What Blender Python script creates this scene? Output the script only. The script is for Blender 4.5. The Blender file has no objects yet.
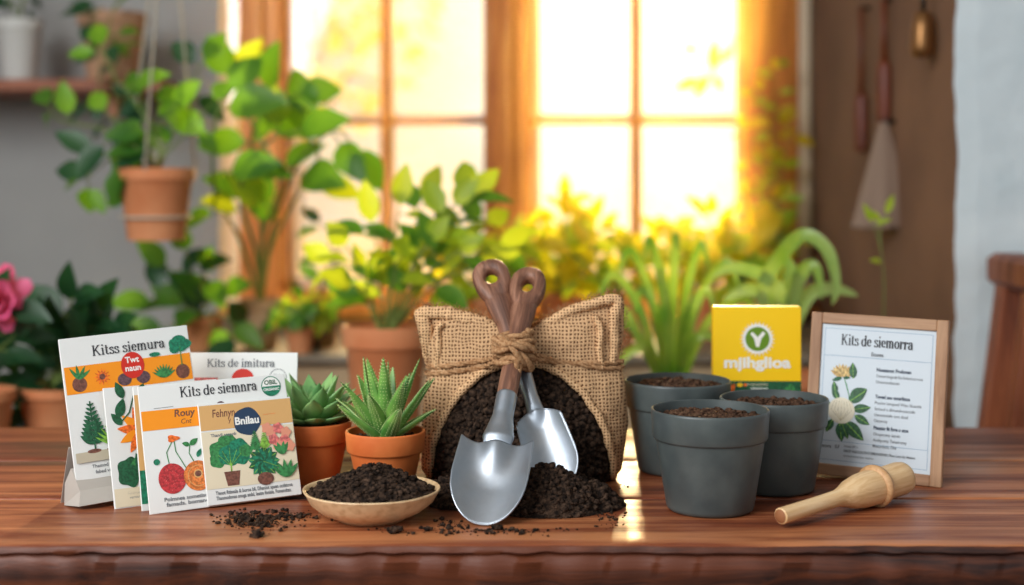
import bpy, math, random
from mathutils import Vector, Matrix, noise, Euler

PI = math.pi
R = math.radians
sc = bpy.context.scene
COL = sc.collection

# ------------------------------------------------------------------ camera, world, sun, exposure
F = 1400.0           # focal length in pixels of the 1024 wide frame
HZ = 180.0           # horizon row
CZ = 1.03            # eye height, metres
T = 0.75             # table top height
cd = bpy.data.cameras.new('camera')
cam = bpy.data.objects.new('camera', cd)
COL.objects.link(cam)
cam.location = (0, 0, CZ)
cam.rotation_euler = (PI / 2, 0, 0)
cd.sensor_width = 36.0
cd.lens = 36.0 * F / 1024.0
cd.shift_y = -(292.5 - HZ) / 1024.0
cd.clip_start = 0.05
cd.clip_end = 200
cd.dof.use_dof = True
cd.dof.focus_distance = 1.20
cd.dof.aperture_fstop = 3.0
sc.camera = cam
sc.view_settings.view_transform = 'Standard'
sc.view_settings.look = 'None'
sc.view_settings.exposure = 0.0
sc.view_settings.gamma = 1.0
sc.view_settings.use_curve_mapping = False
sc.cycles.use_denoising = True
sc.cycles.max_bounces = 8
sc.cycles.transparent_max_bounces = 12
sc.cycles.caustics_reflective = False
sc.cycles.caustics_refractive = False
sc.cycles.sample_clamp_indirect = 4.0


def build_world():
    w = bpy.data.worlds.new('world')
    sc.world = w
    w.use_nodes = True
    nt = w.node_tree
    nt.nodes.clear()
    N = nt.nodes.new
    L = nt.links.new
    out = N('ShaderNodeOutputWorld')
    bg = N('ShaderNodeBackground')
    tc = N('ShaderNodeTexCoord')
    # direction of the low sun behind the window
    dot = N('ShaderNodeVectorMath'); dot.operation = 'DOT_PRODUCT'
    d = Vector((0.085, 1.0, 0.09)).normalized()
    dot.inputs[1].default_value = d
    L(tc.outputs['Generated'], dot.inputs[0])
    r = N('ShaderNodeValToRGB')
    cr = r.color_ramp
    cr.elements[0].position = 0.0
    cr.elements[0].color = (0.50, 0.53, 0.56, 1)
    cr.elements[1].position = 1.0
    cr.elements[1].color = (2.6, 2.2, 1.5, 1)
    for p, c in ((0.50, (0.62, 0.62, 0.60, 1)), (0.80, (0.85, 0.72, 0.52, 1)), (0.97, (0.93, 0.79, 0.57, 1)), (0.988, (1.15, 0.99, 0.72, 1)), (0.996, (2.0, 1.65, 1.1, 1))):
        e = cr.elements.new(p)
        e.color = c
    L(dot.outputs['Value'], r.inputs[0])
    no = N('ShaderNodeTexNoise')
    no.inputs['Scale'].default_value = 9.0
    no.inputs['Detail'].default_value = 2.0
    L(tc.outputs['Generated'], no.inputs['Vector'])
    mr = N('ShaderNodeMapRange')
    mr.inputs['From Min'].default_value = 0.3
    mr.inputs['From Max'].default_value = 0.7
    mr.inputs['To Min'].default_value = 0.86
    mr.inputs['To Max'].default_value = 1.14
    L(no.outputs['Fac'], mr.inputs['Value'])
    mul = N('ShaderNodeVectorMath'); mul.operation = 'SCALE'
    L(r.outputs['Color'], mul.inputs[0])
    L(mr.outputs['Result'], mul.inputs['Scale'])
    L(mul.outputs['Vector'], bg.inputs['Color'])
    bg.inputs['Strength'].default_value = 1.0
    L(bg.outputs[0], out.inputs[0])


build_world()


def lamp(name, kind, loc, target, energy, color, size=None, sizey=None, angle=None):
    ld = bpy.data.lights.new(name, kind)
    ld.energy = energy
    ld.color = color
    if size:
        ld.shape = 'RECTANGLE'
        ld.size = size
        ld.size_y = sizey or size
    if angle is not None:
        ld.angle = angle
    o = bpy.data.objects.new(name, ld)
    o.location = loc
    o.rotation_euler = (Vector(target) - Vector(loc)).to_track_quat('-Z', 'Y').to_euler()
    COL.objects.link(o)
    return o


# low golden sun coming in through the window
lamp('sun', 'SUN', (0.45, 6.0, 1.56), (0.02, 1.2, 0.80), 10.0, (1.0, 0.68, 0.32), angle=R(6.0))
# added fill lamp, behind and left of the viewer, for an unseen window
lamp('unseen_window_fill', 'AREA', (-1.35, -0.25, 1.95), (0.0, 1.3, 0.8), 58.0, (0.97, 0.98, 1.0), 1.3, 1.3)

# ------------------------------------------------------------------ helpers
def P(px, py, d):
    """world point seen at pixel (px,py) at depth d"""
    return Vector(((px - 512) * d / F, d, CZ - (py - HZ) * d / F))


def tag(o, label=None, cat=None, group=None, kind=None):
    if label: o['label'] = label
    if cat: o['category'] = cat
    if group: o['group'] = group
    if kind: o['kind'] = kind
    return o


def thing(name, label, cat, loc=(0, 0, 0), rot=(0, 0, 0), group=None, kind=None):
    o = bpy.data.objects.new(name, None)
    o.empty_display_size = 0.02
    o.location = loc
    o.rotation_euler = rot
    COL.objects.link(o)
    return tag(o, label, cat, group, kind)


class MB:
    """mesh collector"""
    def __init__(s):
        s.v = []; s.f = []; s.m = []

    def add(s, vs, fs, mi=0):
        b = len(s.v)
        s.v.extend([tuple(v) for v in vs])
        for f in fs:
            s.f.append(tuple(b + i for i in f)); s.m.append(mi)

    def box(s, c, size, mi=0, M=None, ch=0.0):
        x, y, z = [q / 2 for q in size]
        if ch <= 0:
            vs = [Vector((a * x, b * y, cc * z)) for a in (-1, 1) for b in (-1, 1) for cc in (-1, 1)]
            fs = [(0, 1, 3, 2), (4, 6, 7, 5), (0, 4, 5, 1), (2, 3, 7, 6), (0, 2, 6, 4), (1, 5, 7, 3)]
        else:
            # chamfered outline, extruded in z with chamfered ends
            def ring(k, zz):
                a, b = x - k, y - k
                c2 = ch
                return [Vector(p + (zz,)) for p in ((-a + c2, -b), (a - c2, -b), (a, -b + c2), (a, b - c2), (a - c2, b), (-a + c2, b), (-a, b - c2), (-a, -b + c2))]
            rs = [ring(ch, -z), ring(0, -z + ch), ring(0, z - ch), ring(ch, z)]
            vs = [p for r_ in rs for p in r_]
            fs = [tuple(reversed(range(8))), tuple(range(24, 32))]
            for k in range(3):
                for i in range(8):
                    j = (i + 1) % 8
                    fs.append((k * 8 + i, k * 8 + j, (k + 1) * 8 + j, (k + 1) * 8 + i))
        c = Vector(c)
        if M is not None:
            vs = [M @ v for v in vs]
        s.add([v + c for v in vs], fs, mi)

    def lathe(s, prof, n=48, c=(0, 0, 0), mi=0, M=None, wob=0.0, seed=0):
        c = Vector(c)
        vs = []
        for (r, z) in prof:
            for i in range(n):
                a = 2 * PI * i / n
                rr = r
                if wob:
                    rr = r * (1 + wob * noise.noise(Vector((math.cos(a) * 2 + seed, math.sin(a) * 2, z * 30))))
                v = Vector((rr * math.cos(a), rr * math.sin(a), z))
                if M is not None: v = M @ v
                vs.append(v + c)
        fs = []
        for k in range(len(prof) - 1):
            for i in range(n):
                j = (i + 1) % n
                fs.append((k * n + i, k * n + j, (k + 1) * n + j, (k + 1) * n + i))
        s.add(vs, fs, mi)

    def tube(s, pts, r, n=8, mi=0, cap=True, flat=1.0):
        pts = [Vector(p) for p in pts]
        rs = r if isinstance(r, (list, tuple)) else [r] * len(pts)
        up = Vector((0.13, 0.21, 0.97))
        vs = []
        t0 = (pts[1] - pts[0]).normalized()
        nx = t0.cross(up)
        if nx.length < 1e-3: nx = t0.cross(Vector((1, 0, 0)))
        nx.normalize()
        for k, p in enumerate(pts):
            t = (pts[min(k + 1, len(pts) - 1)] - pts[max(k - 1, 0)])
            if t.length < 1e-9: t = t0
            t.normalize()
            nx = (nx - t * nx.dot(t))
            if nx.length < 1e-6: nx = t.orthogonal()
            nx.normalize()
            ny = t.cross(nx)
            for i in range(n):
                a = 2 * PI * i / n
                vs.append(p + (nx * math.cos(a) + ny * math.sin(a) * flat) * rs[k])
        fs = []
        m = len(pts)
        for k in range(m - 1):
            for i in range(n):
                j = (i + 1) % n
                fs.append((k * n + i, k * n + j, (k + 1) * n + j, (k + 1) * n + i))
        if cap:
            fs.append(tuple(reversed(range(n))))
            fs.append(tuple((m - 1) * n + i for i in range(n)))
        s.add(vs, fs, mi)

    def grid(s, fn, nu, nv, mi=0, wrap=False):
        vs = [fn(i / nu, j / nv) for j in range(nv + 1) for i in range(nu + (0 if wrap else 1))]
        w = nu + (0 if wrap else 1)
        fs = []
        for j in range(nv):
            for i in range(nu):
                a = j * w + i; b = j * w + (i + 1) % w if wrap else j * w + i + 1
                fs.append((a, b, b + w, a + w))
        s.add(vs, fs, mi)

    def lump(s, c, r, seed=0, mi=0, sq=0.7, rough=0.5):
        c = Vector(c)
        vs = []
        for v in ICO_V:
            k = 1 + rough * noise.noise(v * 1.3 + Vector((seed * 1.7, seed * 0.9, 3.1)))
            vs.append(c + Vector((v.x * r * k, v.y * r * k, v.z * r * k * sq)))
        s.add(vs, ICO_F, mi)

    def build(s, name, mats, parent=None, smooth=True, solid=0.0, sub=0, bevel=0.0, auto=None):
        me = bpy.data.meshes.new(name)
        me.from_pydata(s.v, [], s.f)
        if not isinstance(mats, (list, tuple)): mats = [mats]
        for m in mats: me.materials.append(m)
        me.polygons.foreach_set('material_index', s.m)
        if smooth:
            me.polygons.foreach_set('use_smooth', [True] * len(s.f))
            if auto is not None:
                try: me.set_sharp_from_angle(angle=R(auto))
                except Exception: pass
        me.validate()
        me.update()
        o = bpy.data.objects.new(name, me)
        COL.objects.link(o)
        if parent: o.parent = parent
        if bevel:
            b = o.modifiers.new('bevel', 'BEVEL'); b.width = bevel; b.segments = 2; b.limit_method = 'ANGLE'
        if solid:
            m = o.modifiers.new('solid', 'SOLIDIFY'); m.thickness = solid; m.offset = 0
        if sub:
            m = o.modifiers.new('sub', 'SUBSURF'); m.levels = sub; m.render_levels = sub
        return o


def _ico():
    t = (1 + 5 ** 0.5) / 2
    v = [(-1, t, 0), (1, t, 0), (-1, -t, 0), (1, -t, 0), (0, -1, t), (0, 1, t), (0, -1, -t), (0, 1, -t), (t, 0, -1), (t, 0, 1), (-t, 0, -1), (-t, 0, 1)]
    f = [(0, 11, 5), (0, 5, 1), (0, 1, 7), (0, 7, 10), (0, 10, 11), (1, 5, 9), (5, 11, 4), (11, 10, 2), (10, 7, 6), (7, 1, 8), (3, 9, 4), (3, 4, 2), (3, 2, 6), (3, 6, 8), (3, 8, 9), (4, 9, 5), (2, 4, 11), (6, 2, 10), (8, 6, 7), (9, 8, 1)]
    v = [Vector(p).normalized() for p in v]
    cache = {}
    nf = []
    def mid(a, b):
        k = (min(a, b), max(a, b))
        if k not in cache:
            v.append(((v[a] + v[b]) / 2).normalized()); cache[k] = len(v) - 1
        return cache[k]
    for a, b, c in f:
        ab, bc, ca = mid(a, b), mid(b, c), mid(c, a)
        nf += [(a, ab, ca), (b, bc, ab), (c, ca, bc), (ab, bc, ca)]
    return v, nf


ICO_V, ICO_F = _ico()


def cat(pts, n=8):
    """catmull-rom through pts"""
    pts = [Vector(p) for p in pts]
    out = []
    for i in range(len(pts) - 1):
        p0 = pts[max(i - 1, 0)]; p1 = pts[i]; p2 = pts[i + 1]; p3 = pts[min(i + 2, len(pts) - 1)]
        for k in range(n):
            t = k / n
            out.append(0.5 * ((2 * p1) + (p2 - p0) * t + (2 * p0 - 5 * p1 + 4 * p2 - p3) * t * t + (3 * p1 - p0 - 3 * p2 + p3) * t ** 3))
    out.append(pts[-1])
    return out


def interp(tab, t):
    if t <= tab[0][0]: return tab[0][1]
    for (a, va), (b, vb) in zip(tab, tab[1:]):
        if t <= b:
            k = (t - a) / (b - a)
            return va + (vb - va) * k
    return tab[-1][1]


def sm(a, b, x):
    t = max(0, min(1, (x - a) / (b - a)))
    return t * t * (3 - 2 * t)


# ------------------------------------------------------------------ materials
def lin(c):
    return tuple((x / 255 / 12.92) if x / 255 <= 0.04045 else ((x / 255 + 0.055) / 1.055) ** 2.4 for x in c) + (1.0,)


MATS = {}


def mat(name, rgb, rough=0.6, metal=0.0, rgb2=None, scale=20, stretch=(1, 1, 1), bump=0.0, bscale=None, transl=0.0, spec=None, detail=4, contrast=(0.35, 0.65), coat=0.0, dist=0.0, bdist=0.002, rough2=None):
    if name in MATS: return MATS[name]
    m = bpy.data.materials.new(name)
    m.use_nodes = True
    nt = m.node_tree
    N = nt.nodes.new; L = nt.links.new
    b = nt.nodes['Principled BSDF']
    b.inputs['Roughness'].default_value = rough
    b.inputs['Metallic'].default_value = metal
    if coat:
        b.inputs['Coat Weight'].default_value = coat
        b.inputs['Coat Roughness'].default_value = 0.25
    if spec is not None: b.inputs['Specular IOR Level'].default_value = spec
    b.inputs['Base Color'].default_value = lin(rgb)
    colout = None
    if rgb2 or bump:
        tc = N('ShaderNodeTexCoord')
        mp = N('ShaderNodeMapping')
        mp.inputs['Scale'].default_value = stretch
        L(tc.outputs['Object'], mp.inputs[0])
    if rgb2:
        no = N('ShaderNodeTexNoise')
        no.inputs['Scale'].default_value = scale
        no.inputs['Detail'].default_value = detail
        no.inputs['Distortion'].default_value = dist
        L(mp.outputs[0], no.inputs['Vector'])
        r = N('ShaderNodeValToRGB')
        r.color_ramp.elements[0].position = contrast[0]
        r.color_ramp.elements[1].position = contrast[1]
        r.color_ramp.elements[0].color = lin(rgb)
        r.color_ramp.elements[1].color = lin(rgb2)
        L(no.outputs['Fac'], r.inputs[0])
        L(r.outputs['Color'], b.inputs['Base Color'])
        colout = r.outputs['Color']
        if rough2 is not None:
            mr = N('ShaderNodeMapRange')
            mr.inputs['From Min'].default_value = 0.35
            mr.inputs['From Max'].default_value = 0.65
            mr.inputs['To Min'].default_value = rough
            mr.inputs['To Max'].default_value = rough2
            L(no.outputs['Fac'], mr.inputs['Value'])
            L(mr.outputs[0], b.inputs['Roughness'])
    if bump:
        no2 = N('ShaderNodeTexNoise')
        no2.inputs['Scale'].default_value = bscale or scale
        no2.inputs['Detail'].default_value = 5
        L(mp.outputs[0], no2.inputs['Vector'])
        bp = N('ShaderNodeBump')
        bp.inputs['Strength'].default_value = bump
        bp.inputs['Distance'].default_value = bdist
        L(no2.outputs['Fac'], bp.inputs['Height'])
        L(bp.outputs[0], b.inputs['Normal'])
    if transl:
        tr = N('ShaderNodeBsdfTranslucent')
        c2 = tuple(min(255, q) for q in (rgb[0] * 1.5 + 30, rgb[1] * 1.35 + 25, rgb[2] * 0.6))
        tr.inputs['Color'].default_value = lin(c2)
        if colout:
            hs = N('ShaderNodeMixRGB'); hs.blend_type = 'MIX'; hs.inputs[0].default_value = 0.6
            L(colout, hs.inputs[1]); hs.inputs[2].default_value = lin(c2)
            L(hs.outputs[0], tr.inputs['Color'])
        mx = N('ShaderNodeMixShader')
        mx.inputs[0].default_value = transl
        L(b.outputs[0], mx.inputs[1]); L(tr.outputs[0], mx.inputs[2])
        L(mx.outputs[0], nt.nodes['Material Output'].inputs['Surface'])
    MATS[name] = m
    return m


def wood_mat(name, dark, mid, light, scale=6.0, rough=0.35, bump=0.4, along='x', rough_hi=0.6, crack=0.0, gscale=1.0):
    m = bpy.data.materials.new(name)
    m.use_nodes = True
    nt = m.node_tree
    N = nt.nodes.new; L = nt.links.new
    b = nt.nodes['Principled BSDF']
    tc = N('ShaderNodeTexCoord')
    mp = N('ShaderNodeMapping')
    st = {'x': (1, 14, 14), 'y': (14, 1, 14), 'z': (14, 14, 1)}[along]
    mp.inputs['Scale'].default_value = st
    L(tc.outputs['Object'], mp.inputs[0])
    n1 = N('ShaderNodeTexNoise')
    n1.inputs['Scale'].default_value = scale * gscale
    n1.inputs['Detail'].default_value = 8
    n1.inputs['Roughness'].default_value = 0.62
    n1.inputs['Distortion'].default_value = 0.7
    L(mp.outputs[0], n1.inputs['Vector'])
    mp2 = N('ShaderNodeMapping')
    st2 = {'x': (1, 5, 5), 'y': (5, 1, 5), 'z': (5, 5, 1)}[along]
    mp2.inputs['Scale'].default_value = st2
    mp2.inputs['Location'].default_value = (3.3, 1.7, 0.4)
    L(tc.outputs['Object'], mp2.inputs[0])
    n2 = N('ShaderNodeTexNoise')
    n2.inputs['Scale'].default_value = scale * 0.45 * gscale
    n2.inputs['Detail'].default_value = 3
    L(mp2.outputs[0], n2.inputs['Vector'])
    add = N('ShaderNodeMath'); add.operation = 'MULTIPLY_ADD'
    L(n2.outputs['Fac'], add.inputs[0]); add.inputs[1].default_value = 0.7
    L(n1.outputs['Fac'], add.inputs[2])
    r = N('ShaderNodeValToRGB')
    cr = r.color_ramp
    cr.elements[0].position = 0.62; cr.elements[0].color = lin(dark)
    cr.elements[1].position = 1.05; cr.elements[1].color = lin(light)
    e = cr.elements.new(0.82); e.color = lin(mid)
    L(add.outputs[0], r.inputs[0])
    L(r.outputs['Color'], b.inputs['Base Color'])
    mr = N('ShaderNodeMapRange')
    mr.inputs['From Min'].default_value = 0.6; mr.inputs['From Max'].default_value = 1.05
    mr.inputs['To Min'].default_value = rough_hi; mr.inputs['To Max'].default_value = rough
    L(add.outputs[0], mr.inputs['Value'])
    L(mr.outputs[0], b.inputs['Roughness'])
    bp = N('ShaderNodeBump')
    bp.inputs['Strength'].default_value = bump
    bp.inputs['Distance'].default_value = 0.0015
    L(n1.outputs['Fac'], bp.inputs['Height'])
    L(bp.outputs[0], b.inputs['Normal'])
    return m


def burlap_mat(name, c1, c2, hole, period=0.0031, use_uv=True):
    m = bpy.data.materials.new(name)
    m.use_nodes = True
    nt = m.node_tree
    N = nt.nodes.new; L = nt.links.new
    b = nt.nodes['Principled BSDF']
    b.inputs['Roughness'].default_value = 0.95
    b.inputs['Specular IOR Level'].default_value = 0.1
    tc = N('ShaderNodeTexCoord')
    sep = N('ShaderNodeSeparateXYZ')
    no = N('ShaderNodeTexNoise'); no.inputs['Scale'].default_value = 60; no.inputs['Detail'].default_value = 3
    L(tc.outputs['UV' if use_uv else 'Object'], sep.inputs[0])
    L(tc.outputs['Object'], no.inputs['Vector'])
    no.inputs['Scale'].default_value = 90
    def sin(sock, ph):
        a = N('ShaderNodeMath'); a.operation = 'MULTIPLY_ADD'
        L(sock, a.inputs[0]); a.inputs[1].default_value = PI / period
        nn = N('ShaderNodeMath'); nn.operation = 'MULTIPLY_ADD'
        L(no.outputs['Fac'], nn.inputs[0]); nn.inputs[1].default_value = 4.2; nn.inputs[2].default_value = ph
        L(nn.outputs[0], a.inputs[2])
        s_ = N('ShaderNodeMath'); s_.operation = 'SINE'
        L(a.outputs[0], s_.inputs[0])
        ab = N('ShaderNodeMath'); ab.operation = 'ABSOLUTE'
        L(s_.outputs[0], ab.inputs[0])
        return ab.outputs[0]
    sx = sin(sep.outputs['X'], 0.0); sy = sin(sep.outputs['Y' if use_uv else 'Z'], 0.7)
    mx = N('ShaderNodeMath'); mx.operation = 'MAXIMUM'
    L(sx, mx.inputs[0]); L(sy, mx.inputs[1])
    n3 = N('ShaderNodeTexNoise'); n3.inputs['Scale'].default_value = 700; n3.inputs['Detail'].default_value = 2
    L(tc.outputs['Object'], n3.inputs['Vector'])
    ad = N('ShaderNodeMath'); ad.operation = 'MULTIPLY_ADD'
    L(n3.outputs['Fac'], ad.inputs[0]); ad.inputs[1].default_value = 0.55; L(mx.outputs[0], ad.inputs[2])
    r = N('ShaderNodeValToRGB')
    cr = r.color_ramp
    cr.elements[0].position = 0.58; cr.elements[0].color = lin(hole)
    cr.elements[1].position = 1.32; cr.elements[1].color = lin(c2)
    e = cr.elements.new(0.95); e.color = lin(c1)
    L(ad.outputs[0], r.inputs[0])
    L(r.outputs['Color'], b.inputs['Base Color'])
    bp = N('ShaderNodeBump'); bp.inputs['Strength'].default_value = 0.9; bp.inputs['Distance'].default_value = 0.0012
    L(ad.outputs[0], bp.inputs['Height'])
    L(bp.outputs[0], b.inputs['Normal'])
    return m


def glass_mat(name):
    m = bpy.data.materials.new(name)
    m.use_nodes = True
    nt = m.node_tree
    nt.nodes.clear()
    N = nt.nodes.new; L = nt.links.new
    o = N('ShaderNodeOutputMaterial'); mx = N('ShaderNodeMixShader'); t = N('ShaderNodeBsdfTransparent'); g = N('ShaderNodeBsdfGlossy')
    g.inputs['Roughness'].default_value = 0.05
    mx.inputs[0].default_value = 0.06
    L(t.outputs[0], mx.inputs[1]); L(g.outputs[0], mx.inputs[2]); L(mx.outputs[0], o.inputs[0])
    return m


def ink(name, rgb, rough=0.55):
    if sum(rgb) < 240 and name in ('black', 'grey', 'slate') or name in ('white', 'pale_blue', 'grey'):
        return mat('print_' + name, rgb, rough)
    lo = tuple(q * 0.86 for q in rgb); hi = tuple(min(255, q * 1.12 + 5) for q in rgb)
    if name in ('orange', 'tan', 'cream', 'sand', 'red', 'navy', 'yellow', 'leaf_emblem_green', 'ivory', 'salmon'): return mat('print_' + name, rgb, rough)
    return mat('print_' + name, lo, rough, rgb2=hi, scale=420, contrast=(0.4, 0.6), detail=3)


M_TERRA = mat('terracotta', (206, 102, 42), 0.7, rgb2=(226, 130, 64), scale=24, bump=0.15, bscale=160, bdist=0.001)
M_TERRA_FAR = mat('terracotta_pale', (198, 120, 74), 0.8, rgb2=(214, 146, 100), scale=10)
M_NURSERY = mat('dark_grey_plastic', (66, 74, 74), 0.4, rgb2=(84, 92, 90), scale=30, bump=0.12, bscale=300, bdist=0.0005)
M_SOIL = mat('dark_soil', (26, 19, 15), 0.95, rgb2=(86, 66, 52), scale=260, bump=0.8, bscale=500, spec=0.15, contrast=(0.4, 0.75), bdist=0.001)
M_SOIL_BR = mat('brown_soil', (52, 36, 27), 0.95, rgb2=(104, 76, 58), scale=240, bump=0.8, bscale=500, spec=0.15, contrast=(0.35, 0.75), bdist=0.001)
M_CARD = mat('white_card', (226, 228, 224), 0.6)
M_CARD_EDGE = mat('card_edge', (190, 188, 180), 0.7)
M_GREYCARD = mat('grey_card', (176, 170, 160), 0.75)
M_LEAF_DK = mat('leaf_dark', (22, 62, 34), 0.45, rgb2=(36, 84, 42), scale=14, transl=0.15)
M_LEAF = mat('leaf_green', (60, 116, 34), 0.45, rgb2=(108, 154, 42), scale=9, transl=0.45)
M_LEAF_BR = mat('leaf_bright', (138, 178, 38), 0.45, rgb2=(184, 204, 48), scale=9, transl=0.5)  # yellowed and brightened to imitate overexposed backlit foliage
M_LEAF_YEL = mat('leaf_backlit', (206, 200, 30), 0.5, rgb2=(236, 190, 24), scale=9, transl=0.6)  # yellow stands in for flare and sun shining through green leaves
M_STEM = mat('plant_stem', (110, 130, 60), 0.6)
M_STEM_BR = mat('woody_stem', (120, 96, 60), 0.7)
M_JUTE = mat('jute_twine_fibre', (190, 150, 110), 0.95, rgb2=(150, 108, 72), scale=400, bump=0.8, bscale=600, spec=0.1, bdist=0.001)
M_FRAME_WOOD = wood_mat('orange_flare_wood', (170, 84, 22), (214, 120, 36), (232, 150, 60), 5, 0.4, 0.2, 'z')  # orange wood, saturated further to carry the glow of the flare
M_WALL_GREY = mat('grey_plaster', (160, 160, 158), 0.9, rgb2=(172, 172, 168), scale=4, bump=0.3, bscale=30)
M_WALL_SHADE = mat('shaded_plaster', (116, 84, 62), 0.9, rgb2=(134, 98, 72), scale=5, bump=0.3, bscale=30)  # brown puts the warm shadow on the flank into its colour
M_WALL_PALE = mat('cool_lit_plaster', (212, 222, 224), 0.85, rgb2=(190, 204, 208), scale=6, bump=0.5, bscale=22, bdist=0.01)  # white plaster with the bluish front light mixed into its colour
M_WHITE = mat('white_paint', (230, 226, 216), 0.6)
M_GLASS = glass_mat('window_glass')


def soft_ring(root, name, prof, m, n=64, **k):
    b = MB(); b.lathe(prof, n)
    return b.build(name, m, root, auto=50, **k)


# ------------------------------------------------------------------ the setting
def setting():
    b = MB(); b.box((0, 1.0, -0.03), (5.2, 5.2, 0.06))
    tag(b.build('floor', wood_mat('floor_boards', (70, 48, 32), (96, 66, 44), (120, 84, 58), 2, 0.5), smooth=False), kind='structure')
    b = MB(); b.box((0, 1.55, 2.55), (5.2, 4.1, 0.06))
    tag(b.build('ceiling', mat('ceiling_paint', (226, 224, 218), 0.95), smooth=False), kind='structure')
    YW = 3.0
    x0, x1 = (240 - 512) * YW / F, (797 - 512) * YW / F          # window opening
    z0, z1 = 0.765, 1.95
    b = MB()
    xs = (219 - 512) * YW / F
    b.box(((xs - 2.6) / 2, YW + 0.1, 1.26), (xs + 2.6, 0.2, 2.52))
    b.box(((xs + x0) / 2, YW + 0.1, z0 / 2), (x0 - xs, 0.2, z0))
    b.box(((xs + x0) / 2, YW + 0.1, (z1 + 2.52) / 2), (x0 - xs, 0.2, 2.52 - z1))
    b.box(((x0 + x1) / 2, YW + 0.1, z0 / 2), (x1 - x0, 0.2, z0))
    b.box(((x0 + x1) / 2, YW + 0.1, (z1 + 2.52) / 2), (x1 - x0, 0.2, 2.52 - z1))
    b.box(((x1 + 2.6) / 2, YW + 0.1, 1.26), (2.6 - x1, 0.2, 2.52))
    tag(b.build('wall_back', M_WALL_GREY, smooth=False), kind='structure')
    b = MB(); b.box((-2.6, 1.2, 1.26), (0.1, 3.8, 2.52))
    tag(b.build('wall_left', M_WALL_GREY, smooth=False), kind='structure')
    # chimney breast on the right: rough front tinted cool-lit, flank brown as shadow
    xp = (955 - 512) * 2.0 / F
    b = MB()
    def edge(z): return xp + 0.006 * noise.noise(Vector((3.1, 0, z * 26))) + 0.007 * noise.noise(Vector((7.7, 0, z * 9)))
    n = 160
    zs = [2.52 * i / n for i in range(n + 1)]
    vs = []
    for z in zs:
        vs += [(edge(z), 2.0, z), (edge(z) + 0.03, 1.994, z), (2.6, 1.994, z)]
    fs = []
    for i in range(n):
        for k in range(2):
            fs.append((i * 3 + k, i * 3 + k + 1, i * 3 + k + 4, i * 3 + k + 3))
    b.add(vs, fs, 0)
    vs = []
    for z in zs:
        vs += [(edge(z), 2.0, z), (xp + 0.008, 2.02, z), (xp + 0.008, 2.999, z)]
    b.add(vs, fs, 1)
    tag(b.build('wall_right', [M_WALL_PALE, M_WALL_SHADE], smooth=False), kind='structure')
    # ledge under the window
    b = MB(); b.box((-0.02, 2.69, 0.36), (1.22, 0.62, 0.72), ch=0.01)
    tag(b.build('trim_1', mat('beige_plaster', (196, 172, 138), 0.85, rgb2=(180, 154, 120), scale=6), smooth=False), kind='structure')
    b = MB(); b.box((-0.02, 2.68, 0.727), (1.26, 0.64, 0.016), ch=0.004)
    tag(b.build('trim_2', mat('grey_board', (150, 138, 120), 0.7, rgb2=(120, 108, 92), scale=8), smooth=False), kind='structure')
    b = MB()
    xc = (803 - 512) * YW / F
    b.box((xc, YW - 0.012, 1.38), (0.026, 0.024, 1.30), ch=0.004)
    tag(b.build('trim_3', mat('lit_reveal_cream', (236, 206, 170), 0.6), smooth=False), kind='structure')  # cream tint imitates the warm glow on the lit reveal
    # window
    win = thing('window_1', None, None, (0, 0, 0), kind='structure')
    yw = 3.02
    def px(x, d=YW): return (x - 512) * d / F
    b = MB()
    for (a, c, dy, th) in ((240, 283, 0, 0.08), (484, 531, 0, 0.08), (740, 797, 0, 0.08), (252, 266, -0.045, 0.03), (498, 514, -0.05, 0.03), (752, 768, -0.045, 0.03)):
        b.box(((px(a) + px(c)) / 2, yw + dy, (z0 + z1) / 2), (px(c) - px(a), th, z1 - z0), ch=0.005)
    b.box(((x0 + x1) / 2, yw, z0 + 0.015), (x1 - x0, 0.078, 0.03), ch=0.003)
    b.box(((x0 + x1) / 2, yw, z1 - 0.02), (x1 - x0, 0.078, 0.05), ch=0.003)
    b.build('window_frame', M_FRAME_WOOD, win, smooth=False)
    b = MB()
    for a in (383, 635):
        b.box((px(a), yw + 0.005, (z0 + z1) / 2), (0.014, 0.03, z1 - z0), ch=0.002)
    for (a, c) in ((283, 484), (531, 740)):
        for z in (CZ + (180 - 122) * 3.0 / F, CZ + (180 - 122) * 3.0 / F + 0.40):
            b.box(((px(a) + px(c)) / 2, yw + 0.004, z), (px(c) - px(a), 0.028, 0.011), ch=0.002)
    b.build('glazing_bars', wood_mat('muntin_wood', (120, 60, 24), (150, 80, 34), (176, 100, 48), 5, 0.5, 0.1, 'z'), win, smooth=False)
    b = MB()
    zm = CZ + 58 * 3.0 / F
    for (a, c) in ((283, 383), (383, 484), (531, 635), (635, 740)):
        for (za, zb) in ((z0 + 0.03, zm), (zm, zm + 0.40), (zm + 0.40, z1 - 0.04)):
            w_ = 0.020
            xa, xb = px(a), px(c)
            b.box(((xa + xb) / 2, yw + 0.05, za + w_ / 2), (xb - xa, 0.02, w_))
            b.box((xa + w_ / 2, yw + 0.05, (za + zb) / 2), (w_, 0.02, zb - za - 0.002))
    b.build('pane_edge_strip', M_WHITE, win, smooth=False)  # white strips along the left and bottom of each pane
    for (a, c) in ((283, 484), (531, 740)):
        b = MB(); b.box(((px(a) + px(c)) / 2, yw + 0.03, (z0 + z1) / 2), (px(c) - px(a), 0.004, z1 - z0 - 0.02))
        b.build('window_pane', M_GLASS, win, smooth=False)
    b = MB(); b.box(((xs + x0) / 2, yw + 0.03, (z0 + z1) / 2), (x0 - xs, 0.004, z1 - z0 - 0.004))
    b.build('bright_strip_pane', M_GLASS, win, smooth=False)  # added opening: sky behind it gives the bright strip beside the frame
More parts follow.
